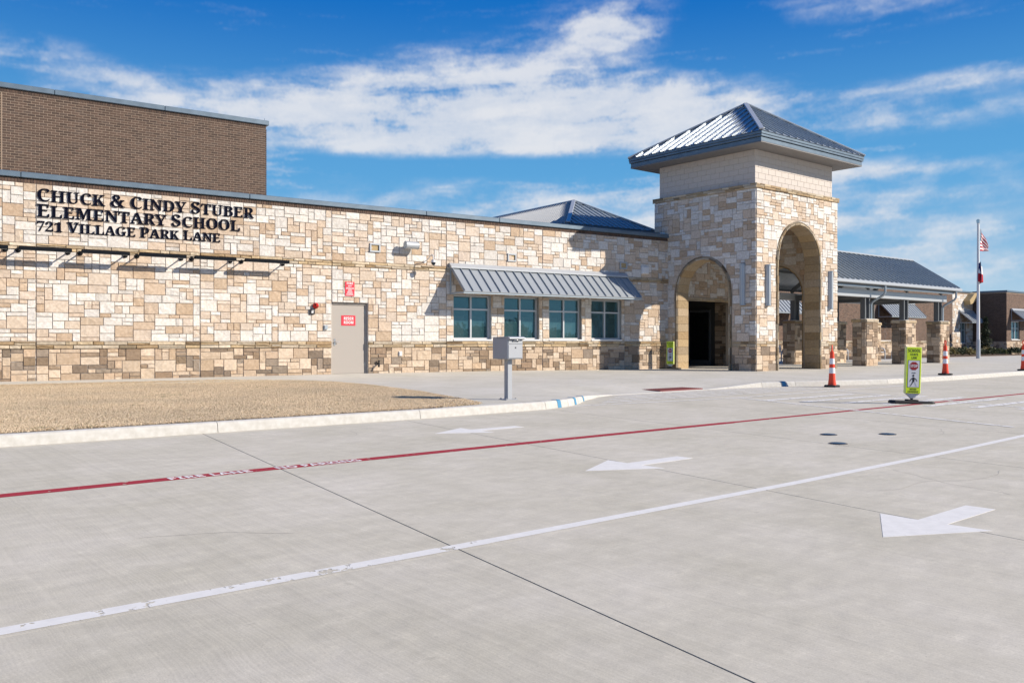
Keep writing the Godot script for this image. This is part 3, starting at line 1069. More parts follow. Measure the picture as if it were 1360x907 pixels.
func markings() -> void:
	var line: Array = []
	for i in 40:
		var x := -30.0 + i * 1.5 if i < 20 else 0.0 + (i - 20) * 3.0
		line.append(Vector2(x, road_z(x)))
	var lane := thing("lane_line", "long white lane line with chipped edges across the drive", "road marking")
	strip(lane, "stripe", line.slice(0, 22), 0.10, 0.0016, M.paint_white)
	strip(lane, "stripe", line.slice(21), 0.092, 0.0016, M.paint_line)
	var fire := thing("fire_lane_line", "faded red fire lane stripe with white lettering", "road marking")
	line = []
	for i in 60:
		var x := -30.0 + i * 2.0
		line.append(Vector2(x, -7.26 - 0.0135 * maxf(0, x - 4.0) - 0.05 * sin(x * 0.21)))
	strip(fire, "stripe", line.slice(0, 21), 0.165, 0.0016, M.paint_red)
	strip(fire, "stripe", line.slice(20), 0.125, 0.0016, M.paint_red)
	var sans: Font = font("Droid Sans")
	for e in [["FIRE LANE", 2.32, 0.72], ["NO PARKING", 3.26, 0.86]]:
		var z := -7.26 - 0.05 * sin(e[1] * 0.21) + 0.055
		letters("lettering", e[0], sans, 0.115, Transform3D(Basis(Vector3.RIGHT, Vector3.FORWARD, Vector3.UP), Vector3(e[1], 0.0022, z)) , M.white, fire, 0.001, e[2])
	var arrow := Shape.new()
	var q := PackedVector2Array([Vector2(0, 0), Vector2(0.66, -0.345), Vector2(0.645, -0.09), Vector2(1.38, -0.095), Vector2(1.38, 0.095), Vector2(0.645, 0.09), Vector2(0.66, 0.345)])
	arrow.prism(q, Transform3D(Basis(Vector3.RIGHT, Vector3.FORWARD, Vector3.UP), Vector3.ZERO), -0.001, 0.0016)
	var spots := [[4.83, -2.50, "white arrow painted nearest the camera, below the long lane line"], [5.29, -5.43, "white arrow painted between the red stripe and the lane line"], [6.0, -8.80, "white arrow painted between the kerb and the red stripe"]]
	for e in spots:
		tag(obj("direction_arrow", arrow, M.paint_arrow, null, T(e[0], 0, e[1], 0.02)), e[2], "road marking", "arrows painted on the drive")
	# faded crossing in front of the tower
	var cw := thing("crosswalk", "faded white crossing bars and hatching on the drive before the tower", "road marking")
	strip(cw, "border_line", [Vector2(14.5, -10.45), Vector2(12.35, -4.6)], 0.09, 0.004, M.paint_faint)
	strip(cw, "border_line", [Vector2(18.2, -10.45), Vector2(15.6, -4.6)], 0.09, 0.004, M.paint_faint)
	strip(cw, "border_line", [Vector2(10.2, -11.02), Vector2(14.4, -10.5), Vector2(22.0, -10.75)], 0.09, 0.0042, M.paint_faint)
	for i in 8:
		var z := -9.7 + i * 0.66
		var x := 14.25 + (z + 9.7) * 0.36
		strip(cw, "bar", [Vector2(x, z), Vector2(x + 3.2, z)], 0.17, 0.0045, M.paint_faint)
	for i in 5:
		var z := -11.25 - i * 0.29
		strip(cw, "hatch_line", [Vector2(11.35 + i * 0.42, z), Vector2(19.6 - i * 0.35, z + 0.05)], 0.10, 0.0045, M.paint_faint)
	# blue stripes across the ends of the kerb
	var blue := [[10.02, "first blue stripe across the kerb, nearest the mailbox"], [10.72, "middle blue stripe across the kerb by the ramp"], [11.45, "last of three blue stripes where the kerb dips to the ramp"], [19.05, "single blue stripe across the kerb right of the ramp"]]
	for e in blue:
		var s := Shape.new()
		var A: Array = kerb_profile(e[0] - 0.055)
		var B: Array = kerb_profile(e[0] + 0.055)
		var lift := Vector3(0, 0.004, 0.004)
		for k in range(0, 4): s.quad(A[k] + lift, B[k] + lift, B[k + 1] + lift, A[k + 1] + lift)
		tag(obj("kerb_stripe", s, M.paint_blue), e[1], "road marking", "blue stripes on the kerb")
	# red tactile paving
	var pad := thing("tactile_pad", "dark red tactile pad with rows of domes on the kerb ramp", "tactile paving", T(15.55, plaza_h(15.55, -13.1), -13.1))
	var b := Shape.new()
	b.box(Vector3(-0.75, -0.02, -0.3), Vector3(0.75, 0.012, 0.3), 0.004)
	obj("plate", b, M.dome_red, pad)
	b = Shape.new()
	for i in 24:
		for j in 10:
			var c := Vector3(-0.70 + i * 0.061, 0.012, -0.27 + j * 0.06)
			b.box(c - Vector3(0.014, 0.004, 0.014), c + Vector3(0.014, 0.006, 0.014), 0.004)
	obj("dome", b, M.dome_red, pad, Transform3D(), "stuff")
	for e in [[9.62, -5.66, "small dark blue utility lid on the drive, farthest left of three"], [8.86, -5.10, "small dark blue utility lid on the drive, nearest of three"], [10.22, -5.23, "small dark blue utility lid on the drive, rightmost of three"]]:
		var lid := thing("utility_lid", e[2], "lid", T(e[0], 0, e[1]), "utility lids in the drive")
		var c := Shape.new()
		c.tube([Vector3(0, -0.01, 0), Vector3(0, 0.006, 0)], 0.10, 20)
		obj("rim", c, M.joint, lid)
		c = Shape.new()
		c.tube([Vector3(0, 0, 0), Vector3(0, 0.010, 0)], 0.082, 20)
		for k in 5: c.box(Vector3(-0.055, 0.0095, -0.044 + k * 0.02), Vector3(0.055, 0.0125, -0.036 + k * 0.02))
		obj("cover", c, M.lid, lid)

func font(called: String, bold := 700) -> Font:
	var f := SystemFont.new()
	f.font_names = PackedStringArray([called])
	f.font_weight = bold
	return f

# ------------------------------------------------------------------ the long stone wing
const OPENINGS := [[8.34, 0.0, 1.15, 2.27], [12.48, 1.20, 1.42, 1.43], [14.43, 1.20, 1.42, 1.43], [16.30, 1.20, 1.42, 1.43], [18.18, 1.20, 1.42, 1.43]]

func school_wing() -> void:
	var o := thing("school_wing", "long single-storey cream and tan stone wing with door and awning", "building", WING)
	var holes: Array = []
	for h in OPENINGS: holes.append(Rect2(h[0], h[1], h[2], h[3]))
	var s := Shape.new()
	for r: Rect2 in cut([Rect2(-14, -0.1, 36.3, 5.15)], holes):
		s.box(Vector3(r.position.x, r.position.y, -0.3), Vector3(r.end.x, r.end.y, -0.003))
	obj("mortar_wall", s, M.mortar, o)
	s = Shape.new()
	s.box(Vector3(-14, -0.1, -14), Vector3(-13.7, 5.05, -0.302))
	s.box(Vector3(-13.7, 4.55, -14), Vector3(21.3, 4.75, -0.302))
	s.box(Vector3(-13.7, -0.1, -14.3), Vector3(21.3, 5.05, -14.002))
	obj("roof", s, M.mortar, o)
	# room behind the windows
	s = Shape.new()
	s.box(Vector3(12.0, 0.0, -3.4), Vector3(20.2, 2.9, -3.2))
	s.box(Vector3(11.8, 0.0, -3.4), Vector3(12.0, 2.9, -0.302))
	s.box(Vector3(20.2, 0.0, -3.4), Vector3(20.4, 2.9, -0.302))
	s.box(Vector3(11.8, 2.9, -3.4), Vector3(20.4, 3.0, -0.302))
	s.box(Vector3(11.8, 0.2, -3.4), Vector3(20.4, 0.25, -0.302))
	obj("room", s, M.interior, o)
	# stone: panels between control joints
	var joints := [-14.0, -4.2, 0.735, 4.6, 8.34, 12.2, 16.0, 19.75, 22.0]
	var grow: Array = []
	for h: Rect2 in holes: grow.append(h.grow(0.004))
	var upper: Array = []
	var base: Array = []
	var belt: Array = []
	for i in joints.size() - 1:
		var a: float = joints[i] + 0.006
		var b: float = joints[i + 1] - 0.006
		upper += ashlar(a, b, 1.13, 3.34, 22)
		upper += ashlar(a, b, 3.50, 4.945, 14)
		base += ashlar(a, b, 0.03, 0.95, 9)
		belt += ledge_rects(a, b, 0.95, 1.13, 2)
		belt += ledge_rects(a, b, 3.34, 3.50, 2)
	lay(o, "stone", cut(upper, grow), Transform3D(), pick_upper, 300, M.stone, "stonework")
	lay(o, "base_stone", cut(base, grow), Transform3D(), pick_base, 240, M.stone, "base_stonework")
	lay(o, "belt_stone", cut(belt, grow), Transform3D(Basis(), Vector3(0, 0, 0.018)), pick_ledge, 150, M.stone, "belt_stonework", 0.038, 0.003)
	bricks(o, Transform3D(Basis(), Vector3(0, 0, 0.012)), -14, 22.0, 4.945, 5.06, 0, 0.068, 0.113, 0.008, 1.15)
	var x := -14.0
	for e in [-9.5, -5.1, 0.41, 5.92, 11.46, 14.2, 18.1, 21.97]:
		boxed(o, "coping_panel", Vector3(x + 0.004, 5.062, -0.36), Vector3(e - 0.004, 5.20, 0.07), M.coping, 0.012)
		x = e
	# door in its metal frame
	var d := Node3D.new()
	d.name = "door"
	o.add_child(d)
	d.position = Vector3(8.34, 0.15, 0)
	s = Shape.new()
	s.box(Vector3(0, 0, -0.18), Vector3(0.05, 2.11, -0.06), 0.004)
	s.box(Vector3(1.10, 0, -0.18), Vector3(1.15, 2.11, -0.06), 0.004)
	s.box(Vector3(0.05, 2.06, -0.18), Vector3(1.10, 2.11, -0.06), 0.004)
	obj("frame", s, M.door, d)
	boxed(d, "leaf", Vector3(0.054, 0.03, -0.14), Vector3(1.096, 2.056, -0.085), M.door, 0.003)
	boxed(d, "threshold", Vector3(0.0, 0.0, -0.2), Vector3(1.15, 0.022, -0.02), M.sill)
	var hd := Shape.new()
	hd.box(Vector3(0.10, 0.86, -0.085), Vector3(0.16, 1.06, -0.075), 0.003)
	hd.tube([Vector3(0.13, 0.97, -0.08), Vector3(0.13, 0.97, -0.03), Vector3(0.16, 0.97, -0.022), Vector3(0.26, 0.965, -0.022)], 0.011, 8)
	obj("handle", hd, M.chrome, d)
	for y in [0.25, 1.0, 1.8]: boxed(d, "hinge", Vector3(1.085, y, -0.086), Vector3(1.108, y + 0.11, -0.068), M.chrome, 0.002)
	for k in range(1, 5):
		var h: Array = OPENINGS[k]
		window(o, Transform3D(Basis(), Vector3(h[0], h[1], 0)), h[2], h[3], 0.97, 0.15, k < 4, 0.042 if k == 4 else 0.0)
	awning(o, Transform3D(Basis(), Vector3(12.30, 3.49, 0.02)), 7.46, 0.92, 0.80, 0.345, M.awning_metal)
	# flashing that closes the roof against the tower
	boxed(o, "flashing", Vector3(20.9, 5.0, -0.5), Vector3(21.98, 5.3, -0.37), M.coping)

func back_block() -> void:
	var o := thing("brick_block", "taller windowless brown brick block rising behind the stone wing", "building", WING * T(0, 0, -4.0))
	var s := Shape.new()
	s.box(Vector3(-14, 0, -9.9), Vector3(7.78 - 0.055, 8.17, -0.005))
	obj("mortar_wall", s, M.brick_mortar, o)
	bricks(o, Transform3D(), 0.32, 7.78, 4.6, 8.06, 300)
	bricks(o, Transform3D(), -14.0, 0.30, 4.6, 8.06, 0)
	bricks(o, Transform3D(Basis(), Vector3(0, 0, 0.004)), -14.0, 7.78, 8.06, 8.17, 0, 0.068, 0.11, 0.008, 0.95)
	var x := -14.0
	for e in [-8.6, -3.4, 1.6, 4.6, 7.84]:
		boxed(o, "coping_panel", Vector3(x + 0.004, 8.172, -0.3), Vector3(e - 0.004, 8.32, 0.06), M.coping, 0.012)
		x = e
	s = Shape.new()
	s.box(Vector3(-13.6, 7.9, -9.8), Vector3(7.6, 8.0, -0.3))
	obj("roof", s, M.mortar, o)
	s = Shape.new()
	s.tube([Vector3(7.74, 8.3, -0.1), Vector3(7.74, 8.42, -0.1)], 0.012, 6)
	obj("lightning_rod", s, M.metal, o)

func hip_pavilion() -> void:
	var o := thing("hip_roof_lantern", "low hipped metal roof with a receding ridge behind the stone wing", "building", WING * T(19.5, 0, -3.0))
	var w := 4.7
	var L := 11.0
	var s := Shape.new()
	s.box(Vector3(0.3, 0, -L + 0.3), Vector3(w - 0.3, 5.60, -0.3))
	obj("wall", s, M.mortar_tan, o)
	boxed(o, "soffit", Vector3(0.02, 5.6, -L + 0.02), Vector3(w - 0.02, 5.66, -0.02), M.metal)
	boxed(o, "fascia", Vector3(0, 5.662, -L), Vector3(w, 5.80, 0), M.coping, 0.01)
	var a := Vector3(-0.02, 5.805, 0.02)
	var b := Vector3(w + 0.02, 5.805, 0.02)
	var c := Vector3(w + 0.02, 5.805, -L)
	var d := Vector3(-0.02, 5.805, -L)
	var p := Vector3(w / 2, 7.20, -2.6)
	var q := Vector3(w / 2, 7.20, -L)
	s = Shape.new()
	s.tri(a, b, p); s.quad(b, c, q, p); s.quad(d, a, p, q); s.quad(d, c, b, a); s.tri(c, d, q)
	obj("roof_pan", s, M.roof_metal, o)
	seam_roof(o, a, b, p, p, 0.30, M.roof_metal)
	seam_roof(o, d, a, q, p, 0.22, M.metal_light, true, 0.03, 0.07)
	seam_roof(o, b, c, p, q, 0.40, M.roof_metal)
	bar(o, "hip_cap", a + Vector3(0, 0.035, 0), p + Vector3(0, 0.05, 0), 0.17, 0.06, M.metal_light, 0.015)
	bar(o, "hip_cap", b + Vector3(0, 0.035, 0), p + Vector3(0, 0.05, 0), 0.17, 0.06, M.metal_light, 0.015)
	bar(o, "ridge_cap", p + Vector3(0, 0.03, 0), q + Vector3(0, 0.03, 0), 0.17, 0.06, M.metal_light, 0.015)

func hip_roof(o: Node3D, at: Vector3, w: float, d: float, rise: float, over: float, pitch: float) -> void:
	var a := at + Vector3(-over, 0.004, over)
	var b := at + Vector3(w + over, 0.004, over)
	var c := at + Vector3(w + over, 0.004, -d - over)
	var e := at + Vector3(-over, 0.004, -d - over)
	var top := at + Vector3(w / 2, rise, -d / 2)
	var s := Shape.new()
	s.tri(a, b, top); s.tri(b, c, top); s.tri(c, e, top); s.tri(e, a, top); s.quad(e, c, b, a)
	obj("roof_pan", s, M.roof_metal, o)
	seam_roof(o, a, b, top, top, pitch, M.roof_metal)
	seam_roof(o, e, a, top, top, pitch, M.roof_metal)
	seam_roof(o, b, c, top, top, pitch, M.roof_metal)
	seam_roof(o, c, e, top, top, pitch, M.roof_metal)
	for p: Vector3 in [a, b, c, e]:
		var n := Vector3.UP
		bar(o, "hip_cap", p + Vector3(0, 0.035, 0), top + Vector3(0, 0.05, 0), 0.17, 0.06, M.metal_light, 0.015)

# ------------------------------------------------------------------ the entrance tower
func tower() -> void:
	var W := 5.25
	var D := 4.6
	var Tk := 0.6
	var o := thing("entrance_tower", "square stone entrance tower with arches and a blue-grey hipped roof", "building", TOWER)
	var front := Transform3D()
	var left := Transform3D(Basis(Vector3(0, 0, 1), Vector3.UP, Vector3(-1, 0, 0)), Vector3(0, 0, -D))
	var right := Transform3D(Basis(Vector3(0, 0, -1), Vector3.UP, Vector3(1, 0, 0)), Vector3(W, 0, 0))
	var back := Transform3D(Basis(Vector3(-1, 0, 0), Vector3.UP, Vector3(0, 0, -1)), Vector3(W, 0, -D))
	var in_right := Transform3D(Basis(Vector3(0, 0, 1), Vector3.UP, Vector3(-1, 0, 0)), Vector3(W - Tk, 0, -D + Tk))
	var in_back := Transform3D(Basis(), Vector3(Tk, 0, -D + Tk))
	var y0 := 0.05
	var big := [2.64, 1.33, 4.03]          # centre, radius, springing
	var sm := [D - 2.29, 1.15, 2.96]
	var sides := [[front, W, big, true], [left, D, sm, true], [right, D, [2.29, 1.15, 2.96], false]]
	for f in sides:
		var fr: Transform3D = f[0]
		var w: float = f[1]
		var c: Array = f[2]
		var wall := PackedVector2Array()
		var inset := 0.012 if f[0] == front else Tk
		var hole := arch_poly(c[0], c[1] + 0.06, c[2], -0.1)
		wall.append_array(hole)
		wall.append(Vector2(0.0 + inset, -0.1)); wall.append(Vector2(0.0 + inset, 6.47)); wall.append(Vector2(w - inset, 6.47)); wall.append(Vector2(w - inset, -0.1))
		var s := Shape.new()
		s.prism(wall, fr, -Tk, -0.003)
		obj("mortar_wall", s, M.mortar_tan, o)
		arch_ring(o, fr, c[0], c[1], c[2], y0, Tk)
		var rects: Array = ashlar(0.0, w, 1.13, 6.45, 52)
		var base: Array = ashlar(0.0, w, y0, 0.95, 9)
		var belt: Array = ledge_rects(0.0, w, 0.95, 1.13)
		var rim := arch_poly(c[0], c[1] + 0.138, c[2], -0.1)
		stones_around_arch(o, "stone", rects, fr, rim, pick_upper, 300 if f[3] and fr == front else (260 if f[3] else 0), "stonework")
		stones_around_arch(o, "base_stone", base, fr, rim, pick_base, 40 if f[3] else 0, "base_stonework")
		stones_around_arch(o, "belt_stone", belt, fr, rim, pick_ledge, 12 if f[3] else 0, "belt_stonework")
		lay(o, "ledge_stone", ledge_rects(-0.06, w + 0.06, 6.45, 6.62, 2), fr * T(0, 0, 0.05), pick_ledge, 24 if f[3] else 0, M.stone, "ledge_stonework", 0.02, 0.0025)
	# back wall with the square doorway to the vestibule
	var s := Shape.new()
	for r: Rect2 in cut([Rect2(0.012, -0.1, W - 0.024, 6.57)], [Rect2(W - 4.45, -0.1, 3.6, 2.9)]):
		s.box(Vector3(W - r.end.x, r.position.y, -D + 0.012), Vector3(W - r.position.x, r.end.y, -D + Tk - 0.012))
	obj("mortar_wall", s, M.mortar_tan, o)
	var door_hole := Rect2(4.45 - Tk - 3.6, -0.1, 3.6, 2.96)
	lay(o, "inner_stone", cut(ashlar(0, W - 2 * Tk, 1.13, 6.3, 48), [door_hole.grow(0.01)]), in_back, pick_upper, 90, M.stone, "inner_stonework")
	lay(o, "inner_base_stone", cut(ashlar(0, W - 2 * Tk, y0, 1.13, 10), [door_hole]), in_back, pick_base, 10, M.stone, "inner_stonework")
	lay(o, "lintel_stone", ledge_rects(door_hole.position.x, door_hole.end.x, 2.72, 2.86, 2), in_back * T(0, 0, 0.03), pick_ledge, 16, M.stone, "lintel_stonework", 0.016, 0.003)
	var hole_r := arch_poly(D - Tk - 2.29, 1.15 + 0.155, 2.96, -0.1)
	stones_around_arch(o, "inner_stone", ashlar(0, D - 2 * Tk, 1.13, 6.3, 48), in_right, hole_r, pick_upper, 80, "inner_stonework")
	stones_around_arch(o, "inner_base_stone", ashlar(0, D - 2 * Tk, y0, 1.13, 10), in_right, hole_r, pick_base, 10, "inner_stonework")
	lay(o, "back_stone", ashlar(0, W, 3.0, 6.45, 33), back, pick_upper, 0, M.stone, "back_stonework", 0.016, 0.005, false)
	boxed(o, "ceiling", Vector3(0.14, 6.4, -D + 0.14), Vector3(W - 0.14, 7.82, -0.14), M.mortar_tan, 0.0)
	# split-face block under the eaves
	var hb := 0.2017
	for f in [[front, W, true], [left, D, true], [right, D, false], [back, W, false]]:
		var mass := Shape.new()
		for row in 6:
			var x: float = 0.13 - (0.2 if row % 2 else 0.0)
			while x < f[1] - 0.13:
				var a := maxf(x, 0.13)
				var b := minf(x + 0.405, f[1] - 0.13)
				if b - a > 0.06:
					var q := Shape.new() if f[2] else mass
					var y := 6.622 + row * hb
					var z := -0.13 + rng.randf_range(-0.001, 0.001)
					var base := Vector3(a, y, 0) if f[2] else Vector3.ZERO
					q.box(Vector3(a + 0.0035, y + 0.0035, z - 0.05) - base, Vector3(b - 0.0035, y + hb - 0.0035, z) - base, 0.005)
					if f[2]: obj("block", q, M.block, o, f[0] * Transform3D(Basis(), base))
				x += 0.405
		if not f[2]: obj("block_courses", mass, M.block, o, f[0], "stuff")
	boxed(o, "soffit", Vector3(-0.66, 7.832, -D - 0.66), Vector3(W + 0.66, 7.86, 0.66), M.soffit, 0.0)
	boxed(o, "fascia", Vector3(-0.655, 7.862, -D - 0.655), Vector3(W + 0.655, 8.01, 0.655), M.coping, 0.01)
	boxed(o, "gutter", Vector3(-0.70, 8.022, -D - 0.70), Vector3(W + 0.70, 8.10, 0.70), M.coping, 0.012)
	boxed(o, "gutter", Vector3(-0.715, 8.106, -D - 0.715), Vector3(W + 0.715, 8.20, 0.715), M.coping, 0.012)
	hip_roof(o, Vector3(0, 8.205, 0), W, D, 2.05, 0.73, 0.41)
	# dark vestibule with glazed doors behind the doorway
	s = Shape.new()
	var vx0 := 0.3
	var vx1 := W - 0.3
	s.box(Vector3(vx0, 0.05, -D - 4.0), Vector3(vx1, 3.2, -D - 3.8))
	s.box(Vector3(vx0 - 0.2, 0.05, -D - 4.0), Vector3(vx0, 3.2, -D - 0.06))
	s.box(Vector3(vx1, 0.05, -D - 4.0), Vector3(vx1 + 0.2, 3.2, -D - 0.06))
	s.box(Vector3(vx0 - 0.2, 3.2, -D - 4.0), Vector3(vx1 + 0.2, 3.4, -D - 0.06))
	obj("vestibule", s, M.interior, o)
	lay(o, "vestibule_stone", ashlar(0.0, 0.8, y0, 2.9, 26), Transform3D(Basis(Vector3(0, 0, 1), Vector3.UP, Vector3(-1, 0, 0)), Vector3(vx1 - 0.03, 0, -D - 0.9)), pick_base, 0, M.stone, "vestibule_stonework")
	for k in 2:
		var fr := Transform3D(Basis(Vector3(0, 0, 1), Vector3.UP, Vector3(-1, 0, 0)), Vector3(vx1 - 0.1, 0.1, -D - 3.5 + k * 1.23))
		var q := Shape.new()
		q.box(Vector3(0, 0, 0), Vector3(0.09, 2.4, 0.06), 0.004)
		q.box(Vector3(1.13, 0, 0), Vector3(1.22, 2.4, 0.06), 0.004)
		q.box(Vector3(0.09, 2.3, 0), Vector3(1.13, 2.4, 0.06), 0.004)
		q.box(Vector3(0.09, 0, 0), Vector3(1.13, 0.22, 0.06), 0.004)
		obj("entrance_door", q, M.post, o, fr)
		boxed(o.get_node("entrance_door" if k == 0 else "entrance_door_001"), "pane", Vector3(0.09, 0.22, 0.02), Vector3(1.13, 2.3, 0.04), M.dark_glass, 0.0)
	# tall half-round wall lamps
	for e in [["tall half-round metal wall lamp on the shaded left face of the tower", left * T(D - 0.52, 2.42, 0.02)], ["tall half-round metal wall lamp left of the tower's sunlit arch", front * T(0.62, 2.40, 0.02)], ["tall half-round metal wall lamp right of the tower's sunlit arch", front * T(4.68, 2.38, 0.02)]]:
		var lamp := thing("wall_lamp", e[0], "wall lamp", TOWER * (e[1] as Transform3D), "wall lamps on the tower")
		var q := Shape.new()
		var prof := PackedVector2Array()
		for i in 13: prof.append(Vector2(cos(PI * i / 12) * 0.095, sin(PI * i / 12) * 0.13))
		q.prism(prof, Transform3D(Basis(Vector3.RIGHT, Vector3.BACK, Vector3.DOWN), Vector3(0, 1.40, 0)), 0.0, 1.40)
		obj("shade", q, M.metal_light, lamp)
		for y in [0.0, 1.40]:
			q = Shape.new()
			var p2 := PackedVector2Array()
			for i in 13: p2.append(Vector2(cos(PI * i / 12) * 0.108, sin(PI * i / 12) * 0.145))
			q.prism(p2, Transform3D(Basis(Vector3.RIGHT, Vector3.BACK, Vector3.DOWN), Vector3(0, y + 0.02, 0)), 0.0, 0.04)
			obj("end_cap", q, M.metal, lamp)
		for x in [-0.045, 0.045]: bar(lamp, "rib", Vector3(x, 0.03, 0.118), Vector3(x, 1.37, 0.118), 0.02, 0.016, M.metal)

# ------------------------------------------------------------------ the covered walk right of the tower
func pier_stones(p: Node3D, w: float, d: float, h: float, most: int) -> void:
	# p stands at the middle of the pier's foot
	var s := Shape.new()
	s.box(Vector3(-w / 2 + 0.014, 0, -d / 2 + 0.014), Vector3(w / 2 - 0.014, h - 0.02, d / 2 - 0.014))
	obj("core", s, M.mortar_tan, p)
	var frames := [[Transform3D(Basis(), Vector3(-w / 2, 0, d / 2)), w, most], [Transform3D(Basis(Vector3(0, 0, 1), Vector3.UP, Vector3(-1, 0, 0)), Vector3(-w / 2, 0, -d / 2)), d, most], [Transform3D(Basis(Vector3(0, 0, -1), Vector3.UP, Vector3(1, 0, 0)), Vector3(w / 2, 0, d / 2)), d, 0], [Transform3D(Basis(Vector3(-1, 0, 0), Vector3.UP, Vector3(0, 0, -1)), Vector3(w / 2, 0, -d / 2)), w, 0]]
	var walk: Node3D = p.get_parent()
	for f in frames:
		var fr: Transform3D = f[0]
		var mass := Shape.new()
		var list := ashlar(0, f[1], 0.0, h - 0.13, int(round((h - 0.13) / 0.105)), 1.1)
		list.sort_custom(func(a, b): return a.get_area() > b.get_area())
		for i in list.size():
			if i < f[2]:
				var q := Shape.new()
				rock(q, Rect2(Vector2.ZERO, list[i].size), Transform3D(), pick_base())
				obj("stone", q, M.stone, p, fr * Transform3D(Basis(), Vector3(list[i].position.x, list[i].position.y, 0)))
			else: rock(mass, list[i], fr, pick_base())
		for r: Rect2 in ledge_rects(-0.03, f[1] + 0.03, h - 0.13, h, 1): rock(mass, r, fr * T(0, 0, 0.03), pick_ledge(), 0.003)
		obj("stonework", mass, M.stone, p, Transform3D(), "stuff")
	boxed(p, "cap", Vector3(-w / 2 + 0.0, h - 0.03, -d / 2), Vector3(w / 2, h + 0.012, d / 2), M.sill, 0.008)

func walkway() -> void:
	var g := 0.10
	var o := thing("covered_walk", "covered walk with metal roof on stone piers right of the tower", "walkway", T(37.0, g, -20.48))
	var c := Vector3(37.0, g, -20.48)
	var X := [34.80, 38.18, 41.51]
	for i in 3:
		for z in [-18.8, -22.15]:
			var p := Node3D.new()
			p.name = "pier" if not o.has_node("pier") else "pier_%03d" % (i * 2 + (1 if z < -20 else 0))
			o.add_child(p)
			p.position = Vector3(X[i], g, z) - c
			pier_stones(p, 0.94, 0.6, 1.97, 14 if z > -20 else 5)
			var s := Shape.new()
			var y0 := 2.08 - g
			for e in [[-0.17, 0.03, 0.22], [0.17, 0.03, 0.22], [0.0, 0.15, 0.03]]:
				s.box(Vector3(e[0] - e[1] / 2 - 0.02, 1.985, -e[2] / 2), Vector3(e[0] + e[1] / 2 + 0.02, 2.98 - g, e[2] / 2), 0.004)
			obj("post", s, M.post, p)
	for z in [-18.75, -22.2]:
		boxed(o, "beam", Vector3(30.82, 2.99, z - 0.12) - c, Vector3(42.05, 3.30, z + 0.12) - c, M.metal_light, 0.01)
	for x in X:
		boxed(o, "cross_beam", Vector3(x - 0.09, 2.96, -22.05) - c, Vector3(x + 0.09, 3.22, -18.9) - c, M.post, 0.006)
		for k in 2:
			var z := -18.6 if k == 0 else -22.35
			bar(o, "rafter", Vector3(x, 3.36, z) - c, Vector3(x, 4.75, -20.48) - c, 0.10, 0.16, M.post)
	for z in [-18.3, -19.4, -20.48, -21.56, -22.66]:
		var y := 3.42 + (1.0 - absf(z + 20.48) / 2.18) * 1.36
		boxed(o, "purlin", Vector3(30.85, y, z - 0.04) - c, Vector3(42.1, y + 0.1, z + 0.04) - c, M.post, 0.004)
	var a := Vector3(30.86, 3.62, -18.2) - c
	var b := Vector3(42.42, 3.62, -18.2) - c
	var ra := Vector3(30.86, 5.09, -20.48) - c
	var rb := Vector3(42.42, 5.09, -20.48) - c
	var d := Vector3(42.42, 3.62, -22.76) - c
	var e := Vector3(30.86, 3.62, -22.76) - c
	var s := Shape.new()
	var dn := Vector3(0, -0.07, 0)
	s.quad(a, b, rb, ra); s.quad(d, e, ra, rb)
	s.quad(b + dn, a + dn, ra + dn, rb + dn); s.quad(e + dn, d + dn, rb + dn, ra + dn)
	s.quad(b + dn, rb + dn, rb, b); s.quad(rb + dn, d + dn, d, rb)
	s.quad(a + dn, b + dn, b, a); s.quad(d + dn, e + dn, e, d)
	s.quad(ra + dn, a + dn, a, ra); s.quad(e + dn, ra + dn, ra, e)
	obj("roof_pan", s, M.roof_metal, o)
	seam_roof(o, a, b, ra, rb, 0.40, M.roof_metal, true, 0.035, 0.065)
	seam_roof(o, d, e, rb, ra, 0.40, M.roof_metal, true, 0.035, 0.065)
	boxed(o, "ridge_cap", ra + Vector3(0, 0.0, -0.09), rb + Vector3(0.02, 0.075, 0.09), M.metal_light, 0.02)
	bar(o, "rake_trim", b + Vector3(0.02, 0.0, 0.0), rb + Vector3(0.02, 0.0, 0), 0.06, 0.11, M.metal)
	bar(o, "rake_trim", d + Vector3(0.02, 0.0, 0.0), rb + Vector3(0.02, 0.0, 0), 0.06, 0.11, M.metal)
	for z in [-18.16, -22.80]:
		boxed(o, "gutter", Vector3(31.0, 3.49, z - 0.08) - c, Vector3(42.46, 3.625, z + 0.08) - c, M.metal_light, 0.02)
	boxed(o, "eave_board", Vector3(30.9, 3.36, -18.5) - c, Vector3(42.0, 3.47, -18.26) - c, M.metal, 0.004)
	for x in [35.30, 42.0]:
		var q := Shape.new()
		q.tube([Vector3(x, 3.5, -18.18) - c, Vector3(x, 3.2, -18.18) - c, Vector3(x, 3.08, -18.26) - c, Vector3(x, 2.82, -18.74) - c, Vector3(x, 2.70, -18.80) - c, Vector3(x, 2.1, -18.80) - c], 0.05, 8)
		obj("downspout", q, M.metal, o)

